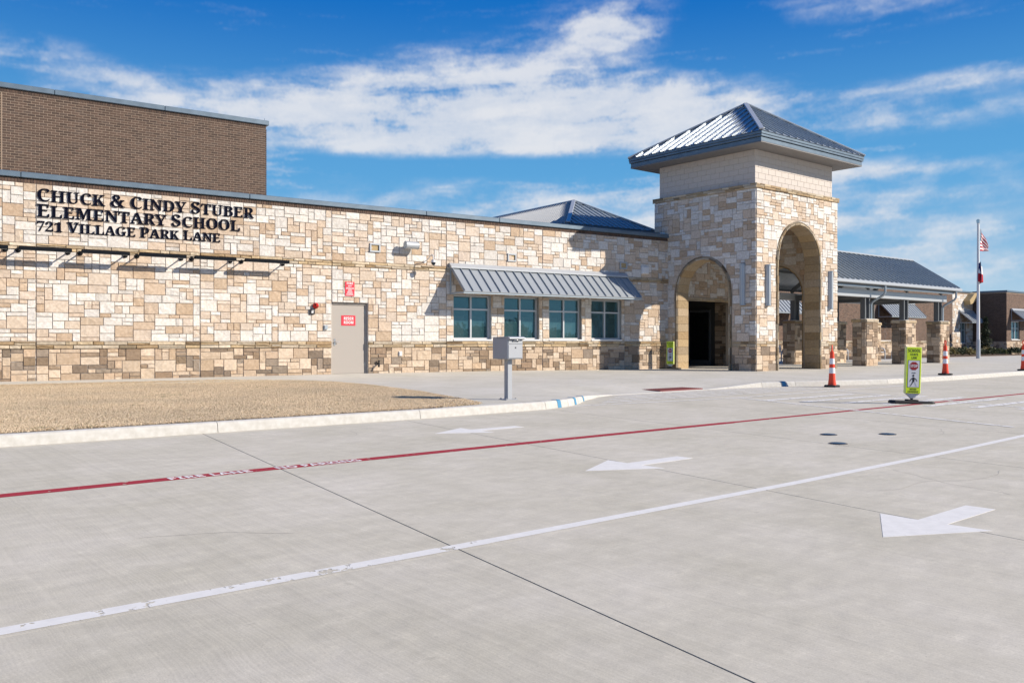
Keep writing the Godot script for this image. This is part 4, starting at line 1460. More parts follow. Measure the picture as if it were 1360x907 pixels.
# ------------------------------------------------------------------ the brick building beyond
func far_building() -> void:
	var o := thing("far_wing", "far brown brick school wing with stone base and small window awnings", "building", T(60, 0, -29.5))
	var c := Vector3(60, 0, -29.5)
	var s := Shape.new()
	var holesA := [Rect2(56.44 - 60, 1.21, 1.55, 1.58), Rect2(42.2 - 60, 1.21, 1.55, 1.58), Rect2(68.8 - 60, 1.0, 1.05, 1.62)]
	for r: Rect2 in cut([Rect2(-20, -0.1, 31, 5.0)], holesA):
		s.box(Vector3(r.position.x, r.position.y, -0.3), Vector3(r.end.x, r.end.y, -0.012))
	# the part that steps forward, with the dark shaded return
	var hb := Rect2(71.88 - 71, 1.27, 1.6, 1.4)
	for r: Rect2 in cut([Rect2(0.012, -0.1, 14, 5.0)], [hb]):
		s.box(Vector3(11 + r.position.x, r.position.y, 2.2), Vector3(11 + r.end.x, r.end.y, 2.488))
	s.box(Vector3(11.012, -0.1, -0.012), Vector3(11.3, 4.9, 2.2))
	s.box(Vector3(-20, 4.6, -8), Vector3(25, 4.75, -0.302))
	s.box(Vector3(11.3, 4.6, -0.3), Vector3(25, 4.75, 2.2))
	s.box(Vector3(-20, -0.1, -8.2), Vector3(25, 4.9, -8.0))
	s.box(Vector3(-20.2, -0.1, -8), Vector3(-20, 4.9, -0.302))
	s.box(Vector3(25.012, -0.1, -8.2), Vector3(25.2, 4.9, 2.488))
	obj("mortar_wall", s, M.brick_mortar, o)
	for w in [[-17.8, 1.21, 1.55, 1.58, 0.0], [-3.56, 1.21, 1.55, 1.58, 0.0], [8.8, 1.0, 1.05, 1.62, 0.0], [11.88, 1.27, 1.6, 1.4, 2.5]]:
		window(o, Transform3D(Basis(), Vector3(w[0], w[1], w[4])), w[2], w[3], w[3] * 0.62, 0.12, false)
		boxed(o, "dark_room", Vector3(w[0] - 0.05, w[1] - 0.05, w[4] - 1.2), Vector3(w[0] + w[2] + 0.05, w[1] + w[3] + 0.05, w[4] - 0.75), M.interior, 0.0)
	var belt: Array = ledge_rects(-20, 7.4, 1.03, 1.17, 2)
	lay(o, "base_stone", cut(ashlar(-20, 11, 0.02, 1.03, 9, 1.3), holesA), Transform3D(), pick_base, 60, M.stone, "base_stonework")
	lay(o, "belt_stone", cut(belt, holesA), T(0, 0, 0.03), pick_ledge, 0, M.stone, "belt_stonework")
	lay(o, "stone", cut(ashlar(7.45, 10.99, 1.05, 4.75, 34, 1.2), holesA), T(0, 0, 0.01), pick_upper, 40, M.stone, "stonework")
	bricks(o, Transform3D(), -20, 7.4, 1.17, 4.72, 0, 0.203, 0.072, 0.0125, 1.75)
	var dark := Transform3D(Basis(Vector3(0, 0, 1), Vector3.UP, Vector3(-1, 0, 0)), Vector3(11.0, 0, 0))
	lay(o, "base_stone", ashlar(0, 2.5, 0.02, 1.1, 10, 1.2), dark, pick_base, 20, M.stone, "base_stonework")
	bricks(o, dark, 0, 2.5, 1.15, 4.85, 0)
	var ahead := T(11, 0, 2.5)
	lay(o, "base_stone", ashlar(0, 14, 0.02, 1.1, 10, 1.2), ahead, pick_base, 20, M.stone, "base_stonework")
	s = Shape.new()
	for r: Rect2 in cut([Rect2(0, 1.15, 14, 3.7)], [hb]):
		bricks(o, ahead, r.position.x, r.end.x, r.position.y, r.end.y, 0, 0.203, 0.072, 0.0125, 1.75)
	boxed(o, "coping", Vector3(-20, 4.902, -0.35), Vector3(10.93, 5.03, 0.06), M.coping, 0.01)
	boxed(o, "coping", Vector3(10.94, 4.902, -0.3), Vector3(11.3, 5.04, 2.2), M.coping, 0.01)
	boxed(o, "coping", Vector3(10.94, 4.902, 2.202), Vector3(25.1, 5.04, 2.56), M.coping, 0.01)
	awning(o, Transform3D(Basis(), Vector3(-3.75, 3.78, 0.02)), 4.9, 1.0, 0.95, 0.36, M.awning_metal)
	awning(o, Transform3D(Basis(), Vector3(-18.6, 3.78, 0.02)), 4.9, 1.0, 0.95, 0.36, M.awning_metal)
	awning(o, Transform3D(Basis(), Vector3(8.55, 3.42, 0.02)), 2.3, 1.0, 0.82, 0.36, M.awning_metal)
	awning(o, Transform3D(Basis(), Vector3(11.7, 3.54, 2.52)), 3.4, 1.0, 0.78, 0.36, M.awning_metal)
	# stone cap that projects near the inner corner of the roofline
	s = Shape.new()
	s.prism(PackedVector2Array([Vector2(0, 0), Vector2(0.55, 0.12), Vector2(1.5, 0.62), Vector2(1.35, 1.0), Vector2(0.7, 0.85), Vector2(-0.15, 0.32)]), Transform3D(), 0.0, 0.5, 0.03)
	obj("stone_bracket", s, M.box_tan, o, Transform3D(Basis(), Vector3(9.45, 3.95, 0.02)))

# ------------------------------------------------------------------ things fixed to the long wall
func wall_fittings() -> void:
	var serif := font("Droid Serif")
	var sign_ := thing("wall_lettering", "three lines of raised dark letters naming the school", "lettering", WING * T(0.74, 3.81, 0.0))
	for e in [["CHUCK & CINDY STUBER", 0.72, 0.31, 5.30, 0.91], ["ELEMENTARY SCHOOL", 0.34, 0.31, 4.93, 0.91], ["721 VILLAGE PARK LANE", 0.0, 0.26, 4.40, 0.90]]:
		letters("letter", e[0], serif, e[2], Transform3D(Basis(), Vector3(0, e[1], 0.034)), M.letter, sign_, 0.016, e[3], e[4])
	# sign lights on arms
	var bars := [[-1.02, 0.12], [0.33, 1.46], [1.67, 2.77], [2.99, 4.14], [4.35, 5.43], [5.67, 6.90]]
	var words := ["cut by the photo's left edge", "first whole one, under the lettering's start", "second whole one from the left", "middle one below the street address", "second from the row's right end", "last at the row's right end"]
	for i in bars.size():
		var L: float = bars[i][1] - bars[i][0]
		var o := thing("sign_light", "slim dark wall light on two arms, " + words[i], "wall light", WING * T(bars[i][0], 3.33, 0.0), "linear lights above the stone wall")
		var s := Shape.new()
		s.box(Vector3(0, -0.042, 0.39), Vector3(L, 0.042, 0.50), 0.010)
		obj("light_bar", s, M.steel_dark, o)
		s = Shape.new()
		s.box(Vector3(0.02, -0.045, 0.42), Vector3(L - 0.02, -0.0425, 0.48))
		obj("lens", s, M.metal, o)
		for x in [0.03, L - 0.03]:
			s = Shape.new()
			s.tube([Vector3(x, -0.01, 0.03), Vector3(x, -0.005, 0.41)], 0.017, 8)
			obj("arm", s, M.steel_dark, o)
			s = Shape.new()
			s.tube([Vector3(x, -0.01, 0.025), Vector3(x, -0.01, 0.06)], [0.065, 0.05], 14)
			obj("wall_plate", s, M.steel_dark, o)
	# barrel shaped wall light
	var o := thing("barrel_light", "silver horizontal barrel wall light above the belt of the wing", "wall light", WING * T(10.64, 4.07, 0.0))
	var s := Shape.new()
	s.tube([Vector3(-0.02, 0, 0.26), Vector3(0.40, 0, 0.26)], 0.115, 18)
	obj("shade", s, M.metal_light, o)
	s = Shape.new()
	s.tube([Vector3(-0.026, 0, 0.26), Vector3(-0.019, 0, 0.26)], 0.122, 18)
	s.tube([Vector3(0.399, 0, 0.26), Vector3(0.406, 0, 0.26)], 0.122, 18)
	obj("end_cap", s, M.metal, o)
	boxed(o, "bracket", Vector3(0.10, -0.05, 0.02), Vector3(0.28, 0.05, 0.2), M.metal, 0.008)
	# security camera on a curved arm
	o = thing("security_camera", "small camera hanging from a curved arm above the door side wall", "camera", WING * T(11.42, 3.62, 0.0))
	s = Shape.new()
	s.tube([Vector3(0, 0, 0.02), Vector3(0.02, 0.05, 0.16), Vector3(0.03, 0.14, 0.30), Vector3(0.035, 0.19, 0.40), Vector3(0.04, 0.17, 0.47), Vector3(0.042, 0.08, 0.50), Vector3(0.042, 0.02, 0.50)], 0.016, 8)
	obj("arm", s, M.offwhite, o)
	s = Shape.new()
	s.tube([Vector3(0, 0, 0.015), Vector3(0, 0, 0.05)], [0.06, 0.05], 14)
	obj("wall_plate", s, M.offwhite, o)
	s = Shape.new()
	s.tube([Vector3(0.042, 0.03, 0.50), Vector3(0.042, 0.0, 0.50), Vector3(0.042, -0.06, 0.50)], [0.03, 0.075, 0.08], 16)
	obj("housing", s, M.offwhite, o)
	s = Shape.new()
	s.tube([Vector3(0.042, -0.06, 0.50), Vector3(0.042, -0.10, 0.50), Vector3(0.042, -0.135, 0.50), Vector3(0.042, -0.15, 0.50)], [0.072, 0.064, 0.04, 0.01], 16)
	obj("dome", s, M.dark_glass, o)
	# overflow openings high in the wall
	for e in [[9.54, 3.81, "square metal-framed roof drain opening above the door"], [14.54, 3.79, "square metal-framed roof drain opening above the middle of the awning"], [19.50, 3.77, "square metal-framed roof drain opening shaded by the tower"]]:
		o = thing("scupper", e[2], "wall opening", WING * T(e[0], e[1], 0.0), "roof drain openings in the wing")
		s = Shape.new()
		for r: Rect2 in [Rect2(0, 0, 0.35, 0.05), Rect2(0, 0.22, 0.35, 0.05), Rect2(0, 0.05, 0.05, 0.17), Rect2(0.30, 0.05, 0.05, 0.17)]:
			s.box(Vector3(r.position.x, r.position.y, 0.0), Vector3(r.end.x, r.end.y, 0.06), 0.005)
		obj("frame", s, M.metal_light, o)
		boxed(o, "recess", Vector3(0.05, 0.05, 0.0), Vector3(0.30, 0.22, 0.024), M.box_tan, 0.0)
	o = thing("junction_box", "white square box on the shaded wall left of the tower", "utility box", WING * T(20.56, 3.64, 0.0))
	boxed(o, "body", Vector3(0, 0, 0.0), Vector3(0.30, 0.27, 0.13), M.white, 0.012)
	boxed(o, "cover", Vector3(0.02, 0.02, 0.131), Vector3(0.28, 0.25, 0.142), M.offwhite, 0.006)
	# fire bell, black box, signs
	o = thing("fire_bell", "round red fire bell on the wall left of the door", "alarm", WING * T(7.83, 2.16, 0.0))
	s = Shape.new()
	s.tube([Vector3(0, 0, 0.01), Vector3(0, 0, 0.07)], 0.05, 14)
	obj("mount", s, M.black, o)
	s = Shape.new()
	s.tube([Vector3(0, 0, 0.06), Vector3(0, 0, 0.085), Vector3(0, 0, 0.12), Vector3(0, 0, 0.135)], [0.088, 0.088, 0.06, 0.01], 22)
	obj("gong", s, M.red_gloss, o)
	o = thing("alarm_box", "small black box with a white label under the fire bell", "alarm", WING * T(7.66, 1.91, 0.0))
	boxed(o, "body", Vector3(0, 0, 0.0), Vector3(0.15, 0.15, 0.07), M.black, 0.008)
	boxed(o, "label", Vector3(0.04, 0.035, 0.0705), Vector3(0.10, 0.09, 0.074), M.offwhite, 0.001)
	boxed(o, "label", Vector3(0.05, 0.10, 0.0705), Vector3(0.12, 0.115, 0.074), M.offwhite, 0.001)
	var sans := font("Droid Sans")
	o = thing("door_sign", "red sign with white capitals on the door", "sign", WING * T(8.68, 1.60, -0.084))
	boxed(o, "plate", Vector3(0, 0, 0), Vector3(0.45, 0.30, 0.008), M.red_sign, 0.003)
	letters("letter", "RISER", sans, 0.085, Transform3D(Basis(), Vector3(0.07, 0.168, 0.009)), M.white, o, 0.002, 0.32)
	letters("letter", "ROOM", sans, 0.085, Transform3D(Basis(), Vector3(0.07, 0.050, 0.009)), M.white, o, 0.002, 0.32)
	o = thing("wall_sign", "tall red notice with white lines of text above the door", "sign", WING * T(8.75, 2.47, 0.03))
	boxed(o, "plate", Vector3(0, 0, 0), Vector3(0.30, 0.42, 0.008), M.red_sign, 0.003)
	for e in [["FIRE", 0.345, 0.055, 0.21], ["DEPT", 0.275, 0.04, 0.12], ["SPRINKLER", 0.205, 0.045, 0.25], ["RISER", 0.145, 0.04, 0.12], ["INSIDE", 0.085, 0.045, 0.17], ["CONTROL", 0.025, 0.045, 0.23]]:
		letters("lettering", e[0], sans, e[2], Transform3D(Basis(), Vector3(0.15 - e[3] / 2, e[1], 0.009)), M.white, o, 0.002, e[3], 1.0, false)
	o = thing("key_box", "small grey metal key box between fire bell and door", "utility box", WING * T(8.09, 1.47, 0.0))
	boxed(o, "body", Vector3(0, 0, 0.0), Vector3(0.11, 0.13, 0.07), M.metal_light, 0.008)
	boxed(o, "cover", Vector3(0.015, 0.015, 0.0705), Vector3(0.095, 0.115, 0.078), M.metal, 0.004)
	o = thing("outlet_cover", "small pale outlet cover on the stone base right of the door", "outlet", WING * T(10.51, 0.68, 0.0))
	boxed(o, "body", Vector3(0, 0, 0.0), Vector3(0.11, 0.15, 0.06), M.offwhite, 0.01)
	boxed(o, "lid", Vector3(0.01, 0.02, 0.0605), Vector3(0.10, 0.12, 0.075), M.white, 0.006)
	o = thing("hose_connection", "small dark hose connection low on the wall beside the door", "pipe fitting", WING * T(9.82, 0.47, 0.0))
	s = Shape.new()
	s.tube([Vector3(0, 0, 0.02), Vector3(0, 0, 0.10), Vector3(-0.03, -0.03, 0.16), Vector3(-0.05, -0.10, 0.18)], 0.03, 10)
	obj("spout", s, M.rubber, o)
	s = Shape.new()
	s.tube([Vector3(0, 0.02, 0.09), Vector3(0, 0.09, 0.09)], [0.012, 0.04], 10)
	obj("valve", s, M.rubber, o)

# ------------------------------------------------------------------ things on the ground
func cone_body(at: Transform3D, label: String) -> Node3D:
	var o := thing("traffic_cone", label, "traffic cone", at, "orange and white channelizer cones")
	var s := Shape.new()
	var q := PackedVector2Array()
	for i in 8: q.append(Vector2.from_angle(TAU * (i + 0.5) / 8) * 0.20)
	s.prism(q, Transform3D(Basis(Vector3.RIGHT, Vector3.FORWARD, Vector3.UP), Vector3.ZERO), 0.0, 0.05, 0.015)
	obj("base", s, M.rubber, o)
	s = Shape.new()
	s.tube([Vector3(0, 0.05, 0), Vector3(0, 0.09, 0), Vector3(0, 0.20, 0), Vector3(0, 0.86, 0), Vector3(0, 0.88, 0)], [0.100, 0.094, 0.080, 0.048, 0.038], 18)
	obj("body", s, M.cone_orange, o)
	for y in [0.34, 0.57]:
		s = Shape.new()
		var r := func(h: float) -> float: return lerpf(0.080, 0.048, (h - 0.20) / 0.66) + 0.0015
		s.tube([Vector3(0, y, 0), Vector3(0, y + 0.14, 0)], [r.call(y), r.call(y + 0.14)], 18, false)
		obj("reflective_band", s, M.cone_white, o)
	s = Shape.new()
	var p: Array = []
	for i in 13:
		var a := -0.62 * PI + TAU * 0.81 * 1.02 * i / 12 - 0.3
		p.append(Vector3(cos(PI * 1.35 - 1.7 * PI * i / 12) * 0.042, 0.965 + sin(PI * 1.35 - 1.7 * PI * i / 12) * 0.065, 0))
	s.tube([Vector3(0, 0.86, 0), Vector3(0, 0.915, 0)], 0.022, 10)
	s.tube(p, 0.015, 8)
	obj("handle", s, M.cone_orange, o)
	return o

func school_sign(at: Transform3D, label: String) -> Node3D:
	var o := thing("crossing_sign", label, "sign", at, "yellow-green crosswalk signs on rubber bases")
	var s := Shape.new()
	var q := PackedVector2Array([Vector2(-0.33, -0.12), Vector2(0.33, -0.12), Vector2(0.40, -0.05), Vector2(0.40, 0.05), Vector2(0.33, 0.12), Vector2(-0.33, 0.12), Vector2(-0.40, 0.05), Vector2(-0.40, -0.05)])
	s.prism(q, Transform3D(Basis(Vector3.RIGHT, Vector3.FORWARD, Vector3.UP), Vector3.ZERO), 0.0, 0.05, 0.02)
	s.box(Vector3(-0.10, 0.05, -0.08), Vector3(0.10, 0.075, 0.08), 0.01)
	obj("base", s, M.rubber, o)
	s = Shape.new()
	s.tube([Vector3(0, 0.07, 0), Vector3(0, 0.13, 0)], 0.025, 10)
	obj("hinge", s, M.black, o)
	s = Shape.new()
	s.prism(PackedVector2Array([Vector2(-0.03, 0.10), Vector2(0.03, 0.10), Vector2(0.125, 0.185), Vector2(-0.125, 0.185)]), Transform3D(), -0.03, 0.03, 0.004)
	obj("foot_plate", s, M.metal_light, o)
	var t := Transform3D(Basis(), Vector3(0, 0.186, 0))
	boxed(o, "panel", Vector3(-0.135, 0.186, -0.045), Vector3(0.135, 1.03, 0.045), M.lime_side, 0.006)
	boxed(o, "face", Vector3(-0.128, 0.192, 0.0455), Vector3(0.128, 1.024, 0.049), M.lime, 0.001)
	boxed(o, "border", Vector3(-0.105, 0.295, 0.0492), Vector3(0.105, 0.79, 0.0502), M.black, 0.0)
	boxed(o, "white_field", Vector3(-0.098, 0.302, 0.0504), Vector3(0.098, 0.783, 0.0512), M.offwhite, 0.0)
	s = Shape.new()
	q = PackedVector2Array()
	var q2 := PackedVector2Array()
	for i in 8:
		q.append(Vector2.from_angle(TAU * (i + 0.5) / 8) * 0.086)
		q2.append(Vector2.from_angle(TAU * (i + 0.5) / 8) * 0.080)
	s.prism(q2, T(0, 0.685, 0), 0.0514, 0.053)
	obj("stop_symbol", s, M.stop_red, o)
	var sans := font("Droid Sans")
	letters("lettering", "STOP", sans, 0.05, Transform3D(Basis(), Vector3(-0.066, 0.66, 0.0532)), M.white, o, 0.001, 0.132, 1.0, false)
	for e in [["SCHOOL", 0.935, 0.058, 0.22], ["STATE", 0.872, 0.042, 0.14], ["LAW", 0.812, 0.042, 0.10], ["WITHIN", 0.248, 0.03, 0.12], ["CROSSWALK", 0.205, 0.03, 0.19]]:
		letters("lettering", e[0], sans, e[2], Transform3D(Basis(), Vector3(-e[3] / 2, e[1], 0.0492)), M.black, o, 0.001, e[3], 1.0, false)
	letters("lettering", "FOR", sans, 0.026, Transform3D(Basis(), Vector3(-0.035, 0.545, 0.0514)), M.black, o, 0.001, 0.07, 1.0, false)
	# walking figure
	s = Shape.new()
	for poly in [[[-0.018, 0.40], [0.016, 0.395], [0.022, 0.46], [0.012, 0.482], [-0.014, 0.48], [-0.022, 0.44]], [[-0.016, 0.41], [0.004, 0.40], [-0.022, 0.355], [-0.048, 0.318], [-0.062, 0.322], [-0.036, 0.36]], [[-0.004, 0.405], [0.016, 0.40], [0.034, 0.36], [0.046, 0.315], [0.062, 0.315], [0.062, 0.325], [0.052, 0.33], [0.042, 0.375]], [[-0.016, 0.475], [-0.010, 0.46], [-0.044, 0.43], [-0.062, 0.395], [-0.070, 0.40], [-0.054, 0.44]], [[0.010, 0.475], [0.014, 0.455], [0.040, 0.44], [0.058, 0.405], [0.066, 0.41], [0.050, 0.452]]]:
		var pp := PackedVector2Array()
		for v in poly: pp.append(Vector2(v[0], v[1]))
		s.prism(pp, Transform3D(), 0.0514, 0.0528)
	q = PackedVector2Array()
	for i in 12: q.append(Vector2.from_angle(TAU * i / 12) * 0.019)
	s.prism(q, T(-0.004, 0.51, 0), 0.0514, 0.0528)
	obj("pedestrian_symbol", s, M.black, o)
	return o

func street_things() -> void:
	cone_body(T(19.78, 0.0, -11.55, 0.5), "orange and white cone at the kerb in front of the tower's arch")
	cone_body(T(26.42, 0.13, -11.75, 0.9), "orange and white cone on the walk behind the crosswalk sign")
	cone_body(T(32.45, 0.13, -11.8, 1.2), "orange and white cone cut by the photo's right edge")
	var a := school_sign(T(15.62, 0.0, -7.55, deg_to_rad(-43)), "yellow-green school crosswalk sign standing on the red stripe")
	a.rotate_object_local(Vector3.BACK, -0.035)
	school_sign(T(25.08, plaza_h(25.08, -21.2), -21.2, deg_to_rad(-62)), "yellow-green school crosswalk sign beside the tower's shaded arch")
	# drop box on a post
	var o := thing("drop_box", "grey metal drop box on a square post beside the lawn tip", "mailbox", T(9.43, 0.125, -11.58))
	boxed(o, "post", Vector3(-0.05, 0.01, -0.05), Vector3(0.05, 0.72, 0.05), M.mailbox, 0.006)
	boxed(o, "foot_plate", Vector3(-0.13, 0.0, -0.11), Vector3(0.13, 0.014, 0.11), M.mailbox, 0.004)
	for x in [-0.10, 0.10]:
		for z in [-0.08, 0.08]:
			var b := Shape.new()
			b.tube([Vector3(x, 0.01, z), Vector3(x, 0.035, z)], 0.014, 6)
			obj("bolt", b, M.chrome, o)
	boxed(o, "body", Vector3(-0.17, 0.705, -0.22), Vector3(0.17, 1.065, 0.19), M.mailbox, 0.008)
	boxed(o, "door", Vector3(-0.155, 0.72, 0.1905), Vector3(0.155, 0.955, 0.20), M.mailbox, 0.004)
	boxed(o, "upper_panel", Vector3(-0.155, 0.966, 0.1905), Vector3(0.155, 1.02, 0.20), M.mailbox, 0.004)
	var s := Shape.new()
	s.prism(PackedVector2Array([Vector2(-0.22, 1.066), Vector2(0.16, 1.066), Vector2(0.20, 1.03), Vector2(0.26, 1.055), Vector2(0.255, 1.07), Vector2(0.20, 1.09), Vector2(-0.22, 1.082)]), Transform3D(Basis(Vector3.BACK, Vector3.UP, Vector3.LEFT), Vector3.ZERO), -0.175, 0.175, 0.003)
	obj("hood", s, M.mailbox, o)
	s = Shape.new()
	s.tube([Vector3(0, 0.90, 0.198), Vector3(0, 0.90, 0.208)], 0.012, 10)
	obj("lock", s, M.black, o)
	s = Shape.new()
	s.tube([Vector3(-0.05, 1.0, 0.2), Vector3(-0.05, 1.03, 0.235), Vector3(0.05, 1.03, 0.235), Vector3(0.05, 1.0, 0.2)], 0.008, 6)
	obj("handle", s, M.chrome, o)
	# flagpole and flags
	o = thing("flagpole", "tall pale metal flagpole before the far brick wing", "flagpole", T(53.75, 0.13, -22.0))
	s = Shape.new()
	s.tube([Vector3(0, 0, 0), Vector3(0, 1.1, 0)], 0.115, 16)
	obj("collar", s, M.metal_light, o)
	s = Shape.new()
	s.tube([Vector3(0, 0, 0), Vector3(0, 8.0, 0)], [0.10, 0.06], 16)
	obj("pole", s, M.offwhite, o)
	s = Shape.new()
	var ball: Array = []
	var rad: Array = []
	for i in 9:
		ball.append(Vector3(0, 8.12 - cos(PI * i / 8) * 0.11, 0))
		rad.append(maxf(0.004, sin(PI * i / 8) * 0.11))
	s.tube(ball, rad, 16)
	s.tube([Vector3(0, 7.98, 0), Vector3(0, 8.03, 0)], 0.09, 14)
	obj("finial", s, M.chrome, o)
	s = Shape.new()
	s.tube([Vector3(0.10, 0.9, 0.03), Vector3(0.09, 7.95, 0.03)], 0.008, 6)
	obj("halyard", s, M.white, o)
	flag("striped_flag", "red and white striped flag with blue canton drooping from the pole", Vector3(53.82, 6.47, -21.93), 1.30, 1.5, stripes_tex(), true)
	flag("tricolour_flag", "smaller blue, white and red flag hanging limp against the pole", Vector3(53.70, 4.62, -21.85), 1.14, 0.7, band_tex(), false)
	# benches beyond the covered walk
	for e in [[36.4, -24.2, "pale metal bench seen through the tower's sunlit arch"], [41.7, -24.2, "pale metal bench just right of the tower, behind the first pier"], [45.6, -24.2, "pale metal bench between the first two front piers of the walk"], [49.2, -24.2, "pale metal bench between the second and third front piers"]]:
		bench(e[0], e[1], e[2])

func bench(x: float, z: float, label: String) -> void:
	var o := thing("bench", label, "bench", T(x, 0.13, z), "metal benches behind the covered walk")
	for i in 5: boxed(o, "seat_slat", Vector3(-0.85, 0.40, -0.22 + i * 0.09), Vector3(0.85, 0.425, -0.145 + i * 0.09), M.offwhite, 0.005)
	for i in 4: boxed(o, "back_slat", Vector3(-0.85, 0.46 + i * 0.09, -0.27 - i * 0.012), Vector3(0.85, 0.54 + i * 0.09, -0.245 - i * 0.012), M.offwhite, 0.005)
	for k in [-0.9, 0.9]:
		var s := Shape.new()
		s.tube([Vector3(k, 0, 0.24), Vector3(k, 0.45, 0.24), Vector3(k, 0.58, 0.19), Vector3(k, 0.62, 0.10), Vector3(k, 0.60, -0.2), Vector3(k, 0.4, -0.28), Vector3(k, 0, -0.30)], 0.032, 10)
		obj("leg", s, M.metal_light, o)
		s = Shape.new()
		s.tube([Vector3(k, 0.41, 0.24), Vector3(k, 0.41, -0.28)], 0.022, 8)
		obj("side_rail", s, M.metal_light, o)

func stripes_tex() -> Texture2D:
	var im := Image.create_empty(380, 200, false, Image.FORMAT_RGB8)
	for i in 13: im.fill_rect(Rect2i(0, int(i * 200.0 / 13), 380, 17), Color(.70, .08, .13) if i % 2 == 0 else Color(.93, .93, .93))
	im.fill_rect(Rect2i(0, 0, 152, 108), Color(.03, .05, .19))
	for r in 9:
		for k in (6 if r % 2 == 0 else 5):
			im.fill_rect(Rect2i(10 + k * 25 + (0 if r % 2 == 0 else 12), 7 + r * 11, 6, 6), Color(.93, .93, .93))
	return ImageTexture.create_from_image(im)

func band_tex() -> Texture2D:
	var im := Image.create_empty(300, 200, false, Image.FORMAT_RGB8)
	im.fill_rect(Rect2i(0, 0, 100, 200), Color(.06, .11, .36))
	im.fill_rect(Rect2i(100, 0, 200, 100), Color(.93, .93, .93))
	im.fill_rect(Rect2i(100, 100, 200, 100), Color(.68, .06, .13))
	for y in range(-18, 19):
		for x in range(-18, 19):
			var p := Vector2(x, y)
			var a := fposmod(p.angle() + PI / 2, TAU / 5) - TAU / 10
			if p.length() * (0.55 + 0.9 * (TAU / 10 - absf(a)) / 1.0) < 8.5 or p.length() < 8: im.set_pixel(50 + x, 100 + y, Color(.93, .93, .93))
	return ImageTexture.create_from_image(im)

func flag(called: String, label: String, at: Vector3, hoist: float, fly: float, tex: Texture2D, spread: bool) -> void:
	var s := Shape.new()
	var m := mat(called, Color(1, 1, 1), 0.85)
	m.albedo_texture = tex
	m.cull_mode = BaseMaterial3D.CULL_DISABLED
	m.backlight_enabled = true
	m.backlight = Color(.12, .12, .12)
	var nu := 16
	var nv := 10
	var p := func(u: float, v: float) -> Vector3:      # v = 0 at the bottom of the hoist
		if spread:
			var y := lerpf(v * hoist, 0.24 * v + 0.04, pow(u, 1.0 + 0.9 * v))
			var x := u * 0.92
			return Vector3(x * 0.93, y, sin(u * 7.0 + v * 2.0) * 0.09 * (0.3 + u) + 0.06 * sin(v * 9.0) * u)
		var fold := sin(u * 11.0 + v * 1.5)
		var yy := v * hoist - u * 0.42 * (0.4 + v)
		return Vector3(-0.16 + 0.36 * u + 0.12 * fold * (1.1 - 0.6 * v), yy + 0.1, 0.10 * cos(u * 11.0) * (1.2 - v * 0.7))
	for i in nu:
		for j in nv:
			var u0 := float(i) / nu
			var u1 := float(i + 1) / nu
			var v0 := float(j) / nv
			var v1 := float(j + 1) / nv
			s.quad_uv(p.call(u0, v0), p.call(u1, v0), p.call(u1, v1), p.call(u0, v1), Rect2(u0, 1.0 - v1, u1 - u0, v1 - v0))
	tag(obj(called, s, m, null, Transform3D(Basis(), at)), label, "flag")

# ------------------------------------------------------------------ planting
func leaf_mass(count: int, shape: Callable, size: float, lo: Color, hi: Color, seed_: int) -> Shape:
	var r := RandomNumberGenerator.new()
	r.seed = seed_
	var s := Shape.new()
	for i in count:
		var p: Vector3 = shape.call(r)
		var d := Vector3(r.randf_range(-1, 1), r.randf_range(-0.4, 1), r.randf_range(-1, 1)).normalized()
		var side := d.cross(Vector3(r.randf_range(-1, 1), r.randf_range(-1, 1), r.randf_range(-1, 1))).normalized()
		var L := size * r.randf_range(0.6, 1.3)
		s.col = lo.lerp(hi, r.randf())
		s.quad(p - side * L * 0.25, p + d * L * 0.5 - side * L * 0.05, p + d * L, p + d * L * 0.5 + side * L * 0.4)
	return s

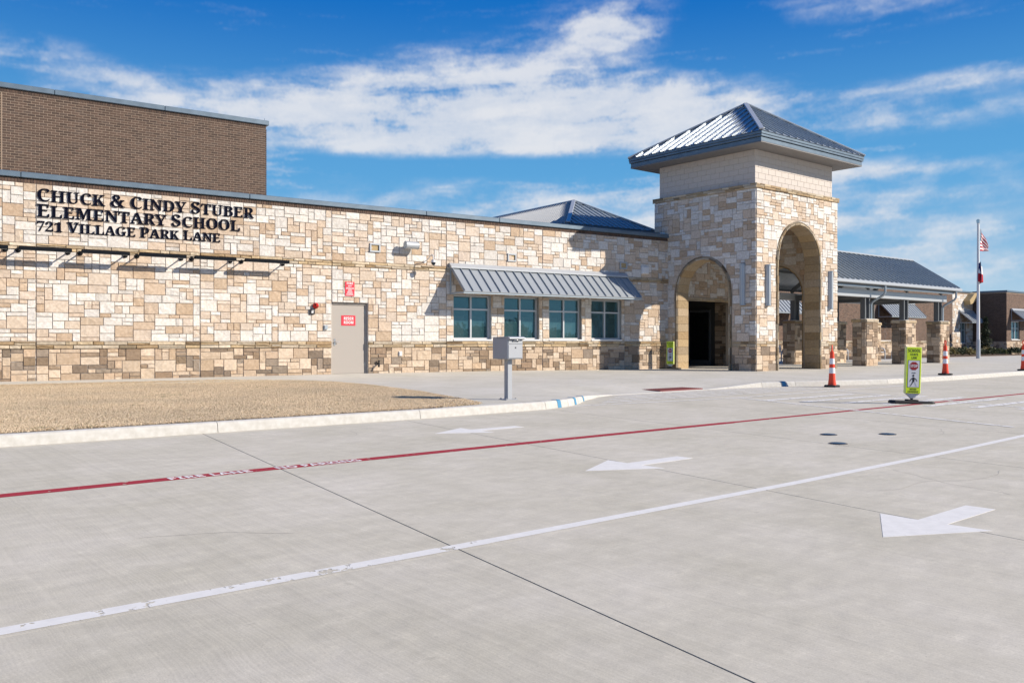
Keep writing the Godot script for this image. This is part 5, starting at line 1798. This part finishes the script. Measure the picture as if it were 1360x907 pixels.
func planting() -> void:
	var lm := mat("leaf", Color(1, 1, 1), 0.7, 0.0, null, 1.0, null, 0.0, true)
	lm.backlight_enabled = true
	lm.backlight = Color(.25, .3, .15)
	mat("bark", Color(.13, .09, .06), 0.95, 0.0, M.grain, 2.0)
	var s := Shape.new()
	s.box(Vector3(44, 0.0, -29.45), Vector3(86, 0.165, -25.0), 0.02)
	struct("planting_bed", s, M.mulch)
	# two dark conifers
	for e in [[56.9, -27.9, 2.6, 0.62, "narrow dark evergreen before the far wing's window, behind the piers"], [68.7, -27.6, 2.7, 0.75, "dark evergreen in the corner of the far wing, left of the flagpole"]]:
		var o := thing("conifer", e[4], "tree", T(e[0], 0.15, e[1]), "evergreens by the far wing")
		var H: float = e[2]
		var R: float = e[3]
		s = Shape.new()
		s.tube([Vector3.ZERO, Vector3(0, H * 0.9, 0)], [0.06, 0.01], 8)
		obj("trunk", s, M.bark, o)
		var shape := func(r: RandomNumberGenerator) -> Vector3:
			var h := pow(r.randf(), 1.3)
			var q := R * (1.0 - h * 0.92) * sqrt(r.randf()) * (0.8 + 0.35 * sin(h * 23.0))
			var a := r.randf() * TAU
			return Vector3(cos(a) * q, 0.08 + h * H, sin(a) * q)
		obj("crown", leaf_mass(2600, shape, 0.13, Color(.014, .024, .010), Color(.05, .065, .028), int(e[0])), M.leaf, o)
	# low shrubs along the bed
	var kinds: Array = []
	for k in 3:
		var shape := func(r: RandomNumberGenerator) -> Vector3:
			var a := r.randf() * TAU
			var q := sqrt(r.randf())
			return Vector3(cos(a) * q * 0.42, 0.05 + (1.0 - q * q) * 0.38 * r.randf_range(0.3, 1.0) + 0.05, sin(a) * q * 0.42)
		kinds.append(leaf_mass(420, shape, 0.13, [Color(.045, .055, .02), Color(.16, .13, .05), Color(.03, .045, .018)][k], [Color(.11, .13, .045), Color(.32, .26, .11), Color(.09, .10, .05)][k], 40 + k).mesh())
	var x := 57.8
	var words := ["low dark green shrub", "low straw-coloured shrub", "low deep green shrub"]
	var order := ["first", "second", "third", "fourth", "fifth", "sixth", "seventh", "eighth", "ninth", "tenth", "eleventh", "twelfth", "thirteenth", "fourteenth", "fifteenth"]
	var i := 0
	while x < 74.0 and i < 15:
		var k: int = [0, 1, 0, 2, 1, 0, 2][i % 7]
		var o := thing("shrub", words[k] + ", " + order[i] + " from the left in the bed along the far wing", "shrub", T(x, 0.16, -26.2 + 0.5 * sin(i * 2.1), i * 1.3), "low shrubs in the bed")
		obj("foliage", kinds[k], M.leaf, o, Transform3D(Basis().scaled(Vector3.ONE * (0.85 + 0.4 * absf(sin(i * 1.7)))), Vector3.ZERO))
		x += 0.85 + 0.5 * absf(sin(i * 3.3))
		i += 1
	# the belt of trees across the field in front of the school
	var mm := MultiMesh.new()
	mm.transform_format = MultiMesh.TRANSFORM_3D
	mm.use_colors = true
	var clump := func(r: RandomNumberGenerator) -> Vector3:
		return Vector3(r.randfn(), r.randfn(), r.randfn()).normalized() * pow(r.randf(), 0.4)
	mm.mesh = leaf_mass(70, clump, 0.5, Color(1, 1, 1), Color(1, 1, 1), 77).mesh()
	mm.instance_count = 5000
	var r3 := RandomNumberGenerator.new()
	r3.seed = 12
	for q in 5000:
		var px := r3.randf_range(-160, 260)
		var top := 2.2 + 1.5 * sin(px * 0.11) + 1.2 * sin(px * 0.37 + 1.0)
		mm.set_instance_transform(q, Transform3D(Basis(Vector3.UP, r3.randf() * TAU).scaled(Vector3.ONE * r3.randf_range(1.0, 1.8)), Vector3(px, r3.randf() * maxf(1.5, top) + 0.3, 95 + r3.randf_range(-4, 4))))
		mm.set_instance_color(q, Color(.03, .045, .018).lerp(Color(.07, .085, .04), r3.randf()))
	var woods := MultiMeshInstance3D.new()
	woods.name = "woods"
	woods.multimesh = mm
	woods.material_override = M.leaf
	add_child(woods)
	tag(woods, "dark belt of far trees mirrored low in the wing's windows", "woods", "", "stuff")
